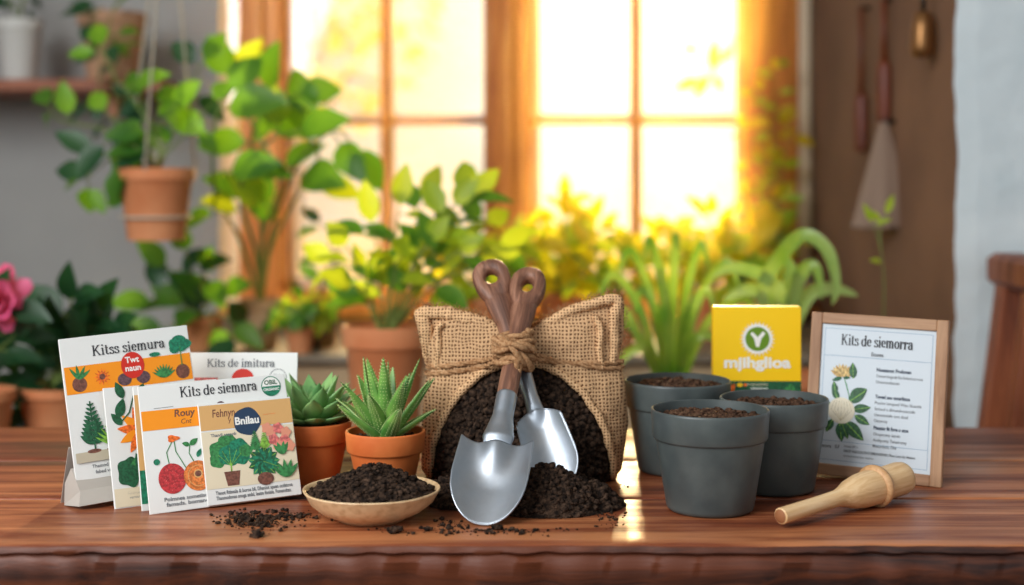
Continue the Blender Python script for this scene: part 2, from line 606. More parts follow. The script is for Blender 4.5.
    b = MB(); b.box(((x0 + x1) / 2, 2.965, z0 - 0.008), (x1 - x0 + 0.06, 0.13, 0.018), ch=0.004)
    b.build('window_sill', M_FRAME_WOOD, win, smooth=False)
    # garden ground outside
    b = MB(); b.box((0, 23, -0.6), (60, 39, 0.1))
    tag(b.build('garden_ground', mat('dry_grass', (214, 196, 158), 0.95, rgb2=(200, 186, 140), scale=0.8), smooth=False), kind='structure')


setting()


# ------------------------------------------------------------------ table
def table():
    root = thing('wooden_table', 'rustic reddish brown plank table with a worn glossy top and rough front edge', 'table', (0, 1.33, 0))
    wm = wood_mat('table_wood', (44, 18, 9), (128, 64, 36), (192, 124, 80), 2.6, 0.28, 0.9, 'x', 0.55, gscale=1.0)
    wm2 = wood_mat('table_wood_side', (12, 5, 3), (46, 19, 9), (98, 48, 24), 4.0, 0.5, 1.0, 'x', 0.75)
    seams = [1.071, 1.233, 1.400, 1.590]
    X0, X1 = -0.95, 0.95
    for k in range(3):
        ya, yb = seams[k] - 1.33, seams[k + 1] - 1.33
        g = 0.0021
        nx = 360
        b = MB()
        vs = []
        for i in range(nx + 1):
            x = X0 + (X1 - X0) * i / nx
            e = 0.0
            if k == 0:
                e = 0.004 * noise.noise(Vector((x * 9, 1, 0))) + 0.0026 * noise.noise(Vector((x * 45, 2, 0)))
            q = 0.0008 * noise.noise(Vector((x * 14, k * 3.3, 5)))
            q2 = 0.0012 * noise.noise(Vector((x * 60, k * 3.3, 9)))
            ya_ = ya + g + e + (q if k else 0)
            yb_ = yb - g + q
            r_ = 0.0035 if k == 0 else 0.0026
            rr = r_ * (1 + 0.5 * noise.noise(Vector((x * 22, 7, k))))
            e2 = 0.004 * noise.noise(Vector((x * 30, 12, 0))) if k == 0 else 0
            vs += [(x, ya_ + 0.008 + e2, T - 0.05), (x, ya_ + 0.002 + e2 + q2, T - 0.026 + q2 * 3), (x, ya_ - 0.001 + q2, T - 0.013), (x, ya_ + (0.0035 + e2 * 0.5 if k == 0 else 0), T - 0.0085 + q2), (x, ya_ - 0.0005, T - 0.0055 + q2), (x, ya_, T - rr), (x, ya_ + rr * 0.35, T - rr * 0.3), (x, ya_ + rr, T - 0.0002), (x, ya_ + 0.02, T), (x, (ya + yb) / 2, T), (x, yb_ - 0.01, T), (x, yb_ - 0.003, T - 0.0003), (x, yb_, T - 0.003), (x, yb_, T - 0.05)]
        w = 14
        fs = []
        for i in range(nx):
            for j in range(w - 1):
                a = i * w + j
                fs.append((a, a + w, a + w + 1, a + 1))
            fs.append((i * w, i * w + w - 1, (i + 1) * w + w - 1, (i + 1) * w))
        fs.append(tuple(range(w)))
        fs.append(tuple(reversed(range(nx * w, nx * w + w))))
        b.add(vs, fs)
        for q in range(len(b.f)): b.m[q] = 0
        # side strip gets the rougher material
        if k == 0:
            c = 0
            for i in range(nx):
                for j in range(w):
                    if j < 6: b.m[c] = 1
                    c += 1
        b.build('table_plank', [wm, wm2], root, auto=60)
    b = MB()
    for y in (1.10, 1.55):
        b.box((0, y - 1.33, T - 0.09), (1.7, 0.025, 0.078), ch=0.003)
    for x in (-0.85, 0.85):
        b.box((x, 0, T - 0.09), (0.025, 0.45, 0.078), ch=0.003)
    b.build('apron', wm2, root, smooth=False)
    for x in (-0.86, 0.86):
        for y in (1.115, 1.545):
            b = MB(); b.box((x, y - 1.33, (T - 0.052) / 2), (0.06, 0.06, T - 0.052), ch=0.006)
            b.build('leg', wm2, root, smooth=False)


table()


# ------------------------------------------------------------------ soil
def rnd_lumps(b, rng, n, fn, r0, r1, mi=0, sq=0.75):
    for i in range(n):
        p = fn(rng)
        b.lump(p, r0 + (r1 - r0) * rng.random() ** 2, rng.random() * 90, mi, sq)


def pot_soil(root, r, z, m, seed=1, dome=0.004, n=260, name='potting_soil', cr=(0.0008, 0.0026)):
    b = MB()
    rng = random.Random(seed)
    def fn(u, v):
        rr = r * v; a = 2 * PI * u
        x, y = rr * math.cos(a), rr * math.sin(a)
        h = z + dome * (1 - v * v) + (0.0022 * noise.noise(Vector((x * 130, y * 130, seed))) + 0.0014 * noise.noise(Vector((x * 400, y * 400, seed)))) * (1 - v ** 6)
        return Vector((x, y, h))
    b.grid(fn, 72, 26, wrap=True)
    def pf(q):
        a = q.random() * 2 * PI; k = math.sqrt(q.random()) * 0.95
        p = fn(a / (2 * PI), k); return p + Vector((0, 0, 0.0006))
    rnd_lumps(b, rng, n, pf, *cr)
    return b.build(name, m, root)


# ------------------------------------------------------------------ nursery pots
def nursery_pots():
    prof = [(0.0, 0.0), (0.034, 0.0), (0.0362, 0.0015), (0.0372, 0.004), (0.0458, 0.0575), (0.0460, 0.0598), (0.0480, 0.0606), (0.0488, 0.0622), (0.0502, 0.0835), (0.0500, 0.0850), (0.0492, 0.0856), (0.0482, 0.0850), (0.0472, 0.0740), (0.0468, 0.070)]
    spots = [(710, 1.1915, 1.0, 'charcoal plastic nursery pot full of soil, frontmost of the three', 1, M_SOIL_BR),
             (677.5, 1.350, 1.022, 'charcoal plastic nursery pot nearest the burlap sack, heaped with chunky brown soil', 2, M_SOIL_BR),
             (774, 1.268, 0.972, 'charcoal plastic nursery pot in front of the wood framed card', 3, M_SOIL_BR)]
    for (x, d, s, lab, seed, ms) in spots:
        root = thing('nursery_pot', lab, 'plant pot', ((x - 512) * d / F, d, T + 0.0002), (0, 0, seed), 'dark grey nursery pots')
        root.scale = (s, s, s)
        soft_ring(root, 'pot_shell', prof, M_NURSERY, 72)
        pot_soil(root, 0.0474, 0.0765, ms, seed, 0.003 if seed != 2 else 0.007, 420, 'potting_soil', (0.0009, 0.0032))


nursery_pots()


# ------------------------------------------------------------------ succulents
def fleshy(b, base, az, el0, el1, L, W, th, mi=0, n=12, prof=None, cup=0.35, teeth=None, twist=0):
    """fleshy pointed leaf; az azimuth, elevation bends el0->el1"""
    prof = prof or [(0, 0.75), (0.25, 1.0), (0.6, 0.72), (0.85, 0.34), (1, 0.02)]
    pts = []; frames = []
    p = Vector(base)
    h = Vector((math.cos(az), math.sin(az), 0))
    side = Vector((-math.sin(az), math.cos(az), 0))
    for k in range(n + 1):
        t = k / n
        el = el0 + (el1 - el0) * t
        d = h * math.cos(el) + Vector((0, 0, 1)) * math.sin(el)
        nn = side.cross(d) * -1
        if nn.dot(Vector((0, 0, 1)) - h) < 0: nn = -nn
        frames.append((p.copy(), d, nn))
        p = p + d * (L / n)
    vs = []
    m = 10
    for k, (c, d, nn) in enumerate(frames):
        t = k / n
        w = W * interp(prof, t)
        tt = th * interp([(0, 1), (0.6, 0.8), (1, 0.05)], t)
        for i in range(m):
            a = 2 * PI * i / m
            sx = math.cos(a); sy = math.sin(a)
            # upper side concave, lower side convex
            yy = sy * tt * (0.35 if sy > 0 else 1.0) + cup * w * (sx * sx) * 0.6
            vs.append(c + side * (sx * w) + nn * yy)
    fs = []
    for k in range(n):
        for i in range(m):
            j = (i + 1) % m
            fs.append((k * m + i, k * m + j, (k + 1) * m + j, (k + 1) * m + i))
    b.add(vs, fs, mi)
    if teeth is not None:
        for k in range(1, n * 2):
            t = k / (n * 2)
            q = min(n - 1, int(t * n)); fr = t * n - q
            c = frames[q][0].lerp(frames[q + 1][0], fr); d = frames[q][1]; nn = frames[q][2]
            w = W * interp(prof, t)
            for sgn in (-1, 1):
                e = c + side * sgn * w * 0.97 + nn * cup * w * 0.6
                tip = e + side * sgn * 0.0013 + d * 0.0012
                b.add([e - d * 0.0007, e + d * 0.0007, e + nn * 0.0007, tip], [(0, 1, 3), (1, 2, 3), (2, 0, 3)], teeth)
            # pale tubercles on the outer (lower) side
            for u in (-0.55, -0.1, 0.35):
                e = c + side * (u + 0.12 * (k % 2)) * w + nn * (cup * w * 0.6 * u * u - th * interp([(0, 1), (0.6, 0.8), (1, 0.05)], t) * math.sqrt(max(0, 1 - u * u)) * 0.98)
                b.lump(e, 0.00042, k + u, teeth, 1.0, 0.1)


def terracotta_profile(s=1.0):
    pr = [(0.0, 0.0), (0.0232, 0.0), (0.0240, 0.001), (0.0315, 0.0355), (0.0318, 0.0365), (0.0338, 0.0370), (0.0346, 0.0385), (0.0360, 0.0540), (0.0357, 0.0553), (0.0349, 0.0558), (0.0335, 0.0552), (0.0325, 0.048), (0.032, 0.044)]
    return [(r * s, z * s) for r, z in pr]


def succulents():
    # aloe
    rng = random.Random(5)
    d = 1.255
    root = thing('potted_aloe', 'small spiky green aloe in a terracotta pot behind the bowl of soil', 'potted plant', ((385.5 - 512) * d / F, d, T + 0.0002), (0, 0, 0))
    soft_ring(root, 'terracotta_pot', terracotta_profile(), M_TERRA)
    pot_soil(root, 0.0327, 0.0475, M_SOIL, 11, 0.003, 160)
    m1 = mat('aloe_skin', (62, 120, 48), 0.4, rgb2=(132, 182, 84), scale=45, spec=0.5)
    m2 = mat('aloe_teeth', (206, 222, 150), 0.5)
    b = MB()
    pr = [(0, 0.8), (0.15, 1.0), (0.5, 0.78), (0.8, 0.40), (1, 0.02)]
    k = 0
    for ring, (n, el, L) in enumerate(((4, 88, 0.064), (7, 74, 0.070), (8, 56, 0.066), (5, 40, 0.050))):
        for i in range(n):
            az = 2 * PI * (i + 0.37 * ring) / n + rng.uniform(-.2, .2)
            e0 = R(el + rng.uniform(-6, 6)); e1 = R(min(88, el - 4 + rng.uniform(-10, 14)))
            r0 = 0.002 + 0.002 * ring
            fleshy(b, (r0 * math.cos(az), r0 * math.sin(az), 0.050), az, e0, e1, L * rng.uniform(0.86, 1.08), 0.0086, 0.0038, 0, 12, pr, 0.5, 1)
    b.build('aloe_leaves', [m1, m2], root)
    # echeveria
    d = 1.305
    root = thing('potted_echeveria', 'smooth leaved green rosette succulent in a terracotta pot beside the seed packets', 'potted plant', ((313 - 512) * d / F, d, T + 0.0002), (0, 0, 0.4))
    soft_ring(root, 'terracotta_pot', terracotta_profile(), M_TERRA)
    pot_soil(root, 0.0327, 0.0475, M_SOIL, 12, 0.003, 160)
    m3 = mat('echeveria_skin', (92, 146, 84), 0.38, rgb2=(156, 196, 120), scale=30, spec=0.5)
    b = MB()
    pr = [(0, 0.5), (0.3, 0.9), (0.55, 1.0), (0.78, 0.62), (0.92, 0.25), (1, 0.02)]
    for ring, (n, el, el2, L) in enumerate(((4, 76, 80, 0.034), (6, 62, 66, 0.046), (8, 46, 52, 0.050), (9, 30, 38, 0.050), (8, 14, 22, 0.042))):
        for i in range(n):
            az = 2 * PI * (i + 0.43 * ring) / n + rng.uniform(-.12, .12)
            fleshy(b, (0.003 * math.cos(az), 0.003 * math.sin(az), 0.056 - 0.001 * ring), az, R(el), R(el2), L * rng.uniform(0.92, 1.08), 0.0088 + 0.001 * ring * 0.5, 0.0032, 0, 10, pr, 0.35)
    b.build('rosette_leaves', m3, root)


succulents()


# ------------------------------------------------------------------ bowl of soil
def bowl():
    d = 1.158
    root = thing('clay_bowl', 'shallow speckled beige clay bowl in front of the aloe', 'bowl', ((371.5 - 512) * d / F, d, T + 0.0002))
    prof = [(0.0, 0.001), (0.022, 0.001), (0.024, 0.0), (0.028, 0.0), (0.030, 0.0022), (0.042, 0.0072), (0.051, 0.0145), (0.0555, 0.0225), (0.0568, 0.0242), (0.0563, 0.0252), (0.0551, 0.0252), (0.0538, 0.0236), (0.0485, 0.0160), (0.038, 0.0090), (0.0, 0.005)]
    b = MB(); b.lathe(prof, 72, wob=0.02)
    b.build('bowl_shell', mat('speckled_clay', (222, 190, 146), 0.5, rgb2=(188, 150, 106), scale=160, bump=0.2, bscale=220, contrast=(0.45, 0.8)), root, auto=60)
    soil = thing('soil_heap', 'mound of dark potting soil filling the clay bowl', 'soil', ((371.5 - 512) * d / F, d, T + 0.0002))
    b = MB()
    rng = random.Random(8)
    def fn(u, v):
        a = 2 * PI * u; r = 0.0525 * v
        x, y = r * math.cos(a), r * math.sin(a)
        h = 0.0215 + 0.0175 * (1 - v ** 1.5) + 0.006 * math.exp(-((x - 0.004) ** 2 + (y - 0.004) ** 2) / 0.0002)
        h += (0.0045 * noise.noise(Vector((x * 70, y * 70, 2))) + 0.0026 * noise.noise(Vector((x * 240, y * 240, 4)))) * (1 - v ** 5)
        return Vector((x, y, h))
    b.grid(fn, 120, 50, wrap=True)
    def pf(q):
        return fn(q.random(), math.sqrt(q.random()) * 0.98) + Vector((0, 0, 0.0005))
    rnd_lumps(b, rng, 1300, pf, 0.0005, 0.0028)
    b.build('loose_soil', M_SOIL, soil)
    tag(soil, kind=None)


bowl()


# ------------------------------------------------------------------ burlap sack
SD = 1.322        # depth of the sack's middle
SX = (519 - 512) * SD / F


def sack_half(z):          # left and right extents of the silhouette, relative to the centre
    L_ = interp([(0, 0.083), (0.008, 0.090), (0.04, 0.090), (0.085, 0.087), (0.104, 0.082), (0.125, 0.090), (0.16, 0.097)], z)
    R_ = interp([(0, 0.088), (0.008, 0.095), (0.05, 0.101), (0.09, 0.097), (0.106, 0.093), (0.13, 0.096), (0.17, 0.098)], z)
    return L_, R_


def sack_top(u):           # u -1..1
    return interp([(-1, 0.152), (-0.93, 0.159), (-0.75, 0.158), (-0.4, 0.150), (-0.2, 0.142), (0.1, 0.140), (0.35, 0.152), (0.6, 0.163), (0.9, 0.171), (1, 0.166)], u)


def sack_thick(z):
    return interp([(0, 0.036), (0.01, 0.044), (0.04, 0.045), (0.09, 0.032), (0.105, 0.025), (0.13, 0.022), (0.15, 0.016), (0.175, 0.010)], z)


def sack_front(x, z, extra=0.0):   # world point on the front skin at local x, height z
    L_, R_ = sack_half(z)
    a = L_ if x < 0 else R_
    q = min(1, abs(x) / a)
    y = sack_thick(z) * (1 - q ** 3.2) ** (1 / 2.2)
    return Vector((SX + x, SD - y - extra, T + z))


def sack():
    root = thing('burlap_sack', 'upright woven burlap sack split open over black soil, tied with twine', 'sack', (0, 0, 0))
    bm_ = burlap_mat('burlap', (152, 112, 78), (208, 168, 126), (64, 40, 26), 0.0033)
    nu, nv = 150, 90
    vs = []; uv = []
    for j in range(nv + 1):
        v = j / nv
        for i in range(nu):
            th = 2 * PI * i / nu
            c, s = math.cos(th), math.sin(th)
            cx = math.copysign(abs(c) ** 0.75, c); sy = math.copysign(abs(s) ** 0.9, s)
            u = cx
            zt = sack_top(u)
            z = zt * v
            L_, R_ = sack_half(z)
            a = L_ if cx < 0 else R_
            x = a * cx
            wr = 0.0025 * noise.noise(Vector((x * 30, z * 40, sy))) + 0.0012 * noise.noise(Vector((x * 90, z * 90, sy)))
            y = -sack_thick(z) * sy * (1 + wr * 8)
            if sy > 0: y -= wr
            vs.append(Vector((SX + x + wr * 0.5, SD + y, T + 0.0005 + z)))
            uv.append((x + (0.2 if sy < 0 else 0), z))
    fs = []; fuv = []
    ax, az = 0.087, 0.113
    for j in range(nv):
        for i in range(nu):
            k = (i + 1) % nu
            f = (j * nu + i, j * nu + k, (j + 1) * nu + k, (j + 1) * nu + i)
            c = sum((vs[q] for q in f), Vector()) / 4
            lx, lz = c.x - SX - 0.002, c.z - T
            if c.y < SD and (lx / ax) ** 2 + (lz / az) ** 2 < 0.93: continue
            fs.append(f)
    me = bpy.data.meshes.new('sack_cloth')
    me.from_pydata([tuple(v) for v in vs], [], fs)
    ul = me.uv_layers.new(name='UVMap')
    for p in me.polygons:
        for li in p.loop_indices:
            ul.data[li].uv = uv[me.loops[li].vertex_index]
        p.use_smooth = True
    me.materials.append(bm_)
    o = bpy.data.objects.new('sack_cloth', me); COL.objects.link(o); o.parent = root
    m = o.modifiers.new('solid', 'SOLIDIFY'); m.thickness = 0.0022
    # rolled hem round the opening, hem along the top, folds
    hm = burlap_mat('burlap_hem', (172, 124, 84), (228, 186, 140), (84, 54, 34), 0.0030, False)
    b = MB()
    rng = random.Random(3)
    pts = []
    for k in range(61):
        a = PI * k / 60
        x = 0.002 + ax * 0.985 * math.cos(a); z = az * 0.985 * math.sin(a)
        p = sack_front(x, max(z, 0.004), 0.0025)
        p.x += 0.0015 * noise.noise(Vector((k * .4, 1, 1))); p.z += 0.0015 * noise.noise(Vector((k * .4, 5, 1)))
        pts.append(p)
    b.tube(pts, [0.0036 + 0.0012 * noise.noise(Vector((k * 0.5, 0, 0))) for k in range(61)], 12)
    b.build('opening_hem', hm, root)
    def folded(b, pts_, r, fl=0.75):
        q = cat(pts_, 8)
        b.tube(q, [r * (1 + 0.22 * noise.noise(Vector((k * 0.55, r * 900, 0)))) for k in range(len(q))], 14, flat=fl)
    for sg, (u0, u1) in ((-1, (-0.95, -0.22)), (1, (0.22, 0.94))):
        b = MB()
        pts1 = []; pts2 = []
        for k in range(7):
            u = u0 + (u1 - u0) * k / 6
            z = sack_top(u)
            L_, R_ = sack_half(z); x = u * (L_ if u < 0 else R_)
            pts1.append((SX + x, SD - 0.012, T + z - 0.002 + 0.002 * noise.noise(Vector((k * 1.3, sg, 0)))))
        if sg < 0:
            pts1 = [sack_front(-0.083, 0.107, -0.002), sack_front(-0.086, 0.125, -0.003), Vector((SX - 0.0875, SD - 0.012, T + 0.142))] + pts1
        else:
            pts1 = pts1 + [Vector((SX + 0.0885, SD - 0.012, T + 0.150)), sack_front(0.089, 0.128, -0.002), sack_front(0.086, 0.108, -0.002)]
        folded(b, pts1, 0.0070)
        b.build('folded_hem', hm, root)
        b = MB()
        xs = 0.073 * sg
        folded(b, [sack_front(xs * 0.97, 0.153 if sg > 0 else 0.146, 0.003), sack_front(xs * 1.04, 0.140, 0.003), sack_front(xs * 1.02, 0.124, 0.002), sack_front(xs * 1.05, 0.104, 0.0005)], 0.0042)
        b.build('seam_fold', hm, root)
    # frayed fibres on the top edges
    b = MB()
    for i in range(420):
        u = rng.choice((-1, 1)) * rng.uniform(0.2, 1.0)
        z = sack_top(u); L_, R_ = sack_half(z); x = u * (L_ if u < 0 else R_)
        if rng.random() < 0.25:
            z = rng.uniform(0.09, 0.16); L_, R_ = sack_half(z); x = (L_ + 0.003) * -1 if u < 0 else R_ + 0.003
        p = Vector((SX + x, SD - 0.008 + rng.uniform(-.006, .004), T + z + 0.004))
        d = Vector((rng.uniform(-1, 1), rng.uniform(-1, .3), rng.uniform(0.0, 1))).normalized()
        l = rng.uniform(0.003, 0.009)
        e = Vector((rng.uniform(-1, 1), rng.uniform(-1, 1), rng.uniform(-1, 1))) * 0.0015
        b.tube([p, p + d * l * 0.5 + e, p + d * l], [0.00022, 0.0002, 0.0001], 4)
    o = b.build('frayed_fibres', M_JUTE, root); o['kind'] = 'stuff'
    # soil bulging from the opening
    b = MB()
    def fn(u, v):
        a = PI * u
        x = 0.002 + ax * 0.96 * v * math.cos(a); z = az * 0.96 * v * math.sin(a)
        p = sack_front(x, max(z, 0.0), 0.0)
        bul = 0.016 * (1 - v ** 3) + 0.003 * (1 - v)
        n_ = 0.005 * noise.noise(Vector((x * 60, z * 60, 3))) + 0.0038 * noise.noise(Vector((x * 170, z * 170, 6))) + 0.0022 * noise.noise(Vector((x * 420, z * 420, 6)))
        p.y -= bul + n_ * (1 - v ** 8) - 0.004
        return p
    b.grid(fn, 150, 90)
    def pf(q):
        return fn(q.random(), math.sqrt(q.random()) * 0.97) - Vector((0, 0.0006, 0))
    rnd_lumps(b, rng, 2400, pf, 0.001, 0.0042, sq=0.9)
    o = b.build('spilling_soil', M_SOIL)
    tag(o, 'tall dome of black soil bulging from the opening of the burlap sack', 'soil')


sack()


# ------------------------------------------------------------------ soil pile on the table
def pile():
    b = MB()
    rng = random.Random(21)
    blobs = [(548, 1.198, 0.052, 0.042, 0.034), (515, 1.205, 0.045, 0.035, 0.030), (590, 1.205, 0.030, 0.030, 0.018), (470, 1.215, 0.040, 0.032, 0.018), (450, 1.235, 0.030, 0.030, 0.016), (560, 1.235, 0.050, 0.030, 0.022)]
    bl = [((x - 512) * d / F, d, rx, ry, h) for x, d, rx, ry, h in blobs]
    def H(x, y):
        h = 0
        for (cx, cy, rx, ry, hh) in bl:
            q = ((x - cx) / rx) ** 2 + ((y - cy) / ry) ** 2
            h = max(h, hh * max(0, 1 - q ** 0.85) if q < 1 else 0)
        if h > 0:
            h += min(1, h / 0.006) * (0.0030 * noise.noise(Vector((x * 90, y * 90, 1))) + 0.0022 * noise.noise(Vector((x * 260, y * 260, 1))) + 0.0012 * noise.noise(Vector((x * 600, y * 600, 1))))
        return h
    X0, X1, Y0, Y1 = -0.085, 0.105, 1.145, 1.275
    nx, ny = 220, 150
    idx = {}; vs = []; fs = []
    for j in range(ny + 1):
        for i in range(nx + 1):
            x = X0 + (X1 - X0) * i / nx; y = Y0 + (Y1 - Y0) * j / ny
            h = H(x, y)
            idx[i, j] = (len(vs), h); vs.append((x, y, T + 0.0004 + max(0, h)))
    for j in range(ny):
        for i in range(nx):
            q = [idx[i, j], idx[i + 1, j], idx[i + 1, j + 1], idx[i, j + 1]]
            if max(h for _, h in q) > 0.0005: fs.append(tuple(k for k, _ in q))
    b.add(vs, fs)
    n = 0
    while n < 2100:
        x, y = rng.uniform(X0, X1), rng.uniform(Y0, Y1)
        h = H(x, y)
        if h < 0.0006: continue
        r = 0.0008 + 0.0026 * rng.random() ** 2
        b.lump((x, y, T + h + r * 0.4), r, rng.random() * 90, 0, 0.8)
        n += 1
    o = b.build('soil_pile', M_SOIL)
    tag(o, 'loose pile of dark soil on the table around the trowel blades', 'soil')
    # fine scattered crumbs: nobody could count them
    b = MB()
    for (px, py, sx, sy, n) in ((258, 522, 30, 7, 260), (275, 516, 34, 5, 120), (395, 531, 18, 4, 20), (500, 532, 60, 3, 120), (612, 520, 14, 8, 50), (450, 526, 14, 5, 60), (240, 517, 20, 4, 80), (626, 487, 6, 3, 6), (300, 517, 14, 3, 40)):
        for k in range(n):
            x = rng.gauss(px, sx * 0.55); y = rng.gauss(py, sy * 0.6)
            if y < 470 or y > 544: continue
            if y > 538: y -= 8
            d = (CZ - T) * F / (y - HZ)
            r = 0.0005 + 0.0016 * rng.random() ** 3
            b.lump(((x - 512) * d / F, d, T + r * 0.55), r, k, 0, 0.7)
    o = b.build('soil_crumbs', M_SOIL)
    tag(o, 'fine crumbs of soil scattered across the front of the table', 'soil', kind='stuff')
    for (px, py, r, lab) in ((257, 537, 0.0042, 'dark clod of soil lying in front of the seed packets'), (395, 533, 0.0046, 'dark clod of soil lying in front of the clay bowl'), (247, 522, 0.0038, 'small soil clod lying closest to the lower edge of the white seed packets'), (497, 530, 0.0034, 'little soil clod by the tip of the large trowel'), (428, 531, 0.0028, 'tiny soil clod between the bowl and the large trowel')):
        d = (CZ - T) * F / (py - HZ)
        b = MB()
        c = Vector(((px - 512) * d / F, d, T + r * 0.55))
        b.lump(c, r, px, 0, 0.7, 0.8)
        for k in range(14):
            a = rng.random() * 6.3
            b.lump(c + Vector((math.cos(a) * r * 0.9 * 1.3, math.sin(a) * r * 0.8, rng.uniform(-.3, .5) * r)), r * rng.uniform(.25, .5), k + px, 0, 0.8)
        tag(b.build('soil_clod', M_SOIL), lab, 'soil', 'soil clods on the table')


pile()


# ------------------------------------------------------------------ trowels
def grip(root, z0, z1, zc, w, hw, hh, th, m, r0, shaft):
    """wooden handle along local z: shaft profile (z,r) then an eye shaped grip with a hole"""
    b = MB()
    # ring round the hole
    N = 56; K = 12
    vs = []
    for s_ in range(K * 2):
        a = 2 * PI * s_ / (K * 2)
        q = 0.5 - 0.5 * math.cos(a)       # 0 at hole, 1 outside
        yy = math.sin(a)
        for i in range(N):
            t = 2 * PI * i / N
            hx = hw * math.sin(t) * (1 - 0.15 * math.cos(t)); hz = zc + hh * math.cos(t) + (0.006 if False else 0)
            ct = math.cos(t)
            ox = w * math.copysign(abs(math.sin(t)) ** 0.85, math.sin(t)) * (1 + 0.05 * ct)
            oz = (z1 - (z1 - zc) * (1 - ct)) if ct > 0 else zc + (zc - z0) * ct
            if ct < 0: ox *= (1 - 0.42 * sm(0.15, 1, -ct))
            x = hx + (ox - hx) * q; z = hz + (oz - hz) * q
            ty = th * (1.0 if abs(yy) > 0.999 else abs(yy) ** 0.7) * math.copysign(1, yy)
            vs.append(Vector((x, ty, z)))
    fs = []
    for s_ in range(K * 2):
        s2 = (s_ + 1) % (K * 2)
        for i in range(N):
            j = (i + 1) % N
            fs.append((s_ * N + i, s_ * N + j, s2 * N + j, s2 * N + i))
    b.add(vs, fs)
    # shaft
    n = 24
    vs = []
    for (z, rx, ry) in shaft:
        for i in range(n):
            a = 2 * PI * i / n
            vs.append(Vector((rx * math.cos(a), ry * math.sin(a), z)))
    fs = []
    for k in range(len(shaft) - 1):
        for i in range(n):
            j = (i + 1) % n
            fs.append((k * n + i, k * n + j, (k + 1) * n + j, (k + 1) * n + i))
    fs.append(tuple(reversed(range(n)))); fs.append(tuple((len(shaft) - 1) * n + i for i in range(n)))
    b.add(vs, fs)
    return b.build('wooden_handle', m, root, auto=50)


def place_axis(root, a, b_, roll=0.0):
    z = (Vector(b_) - Vector(a)).normalized()
    x = Vector((1, 0, 0)); x = (x - z * x.dot(z)).normalized()
    y = z.cross(x)
    M = Matrix((x, y, z)).transposed().to_4x4() @ Matrix.Rotation(roll, 4, 'Z')
    M.translation = Vector(a)
    root.matrix_world = M
    root.location = M.translation; root.rotation_euler = M.to_euler()


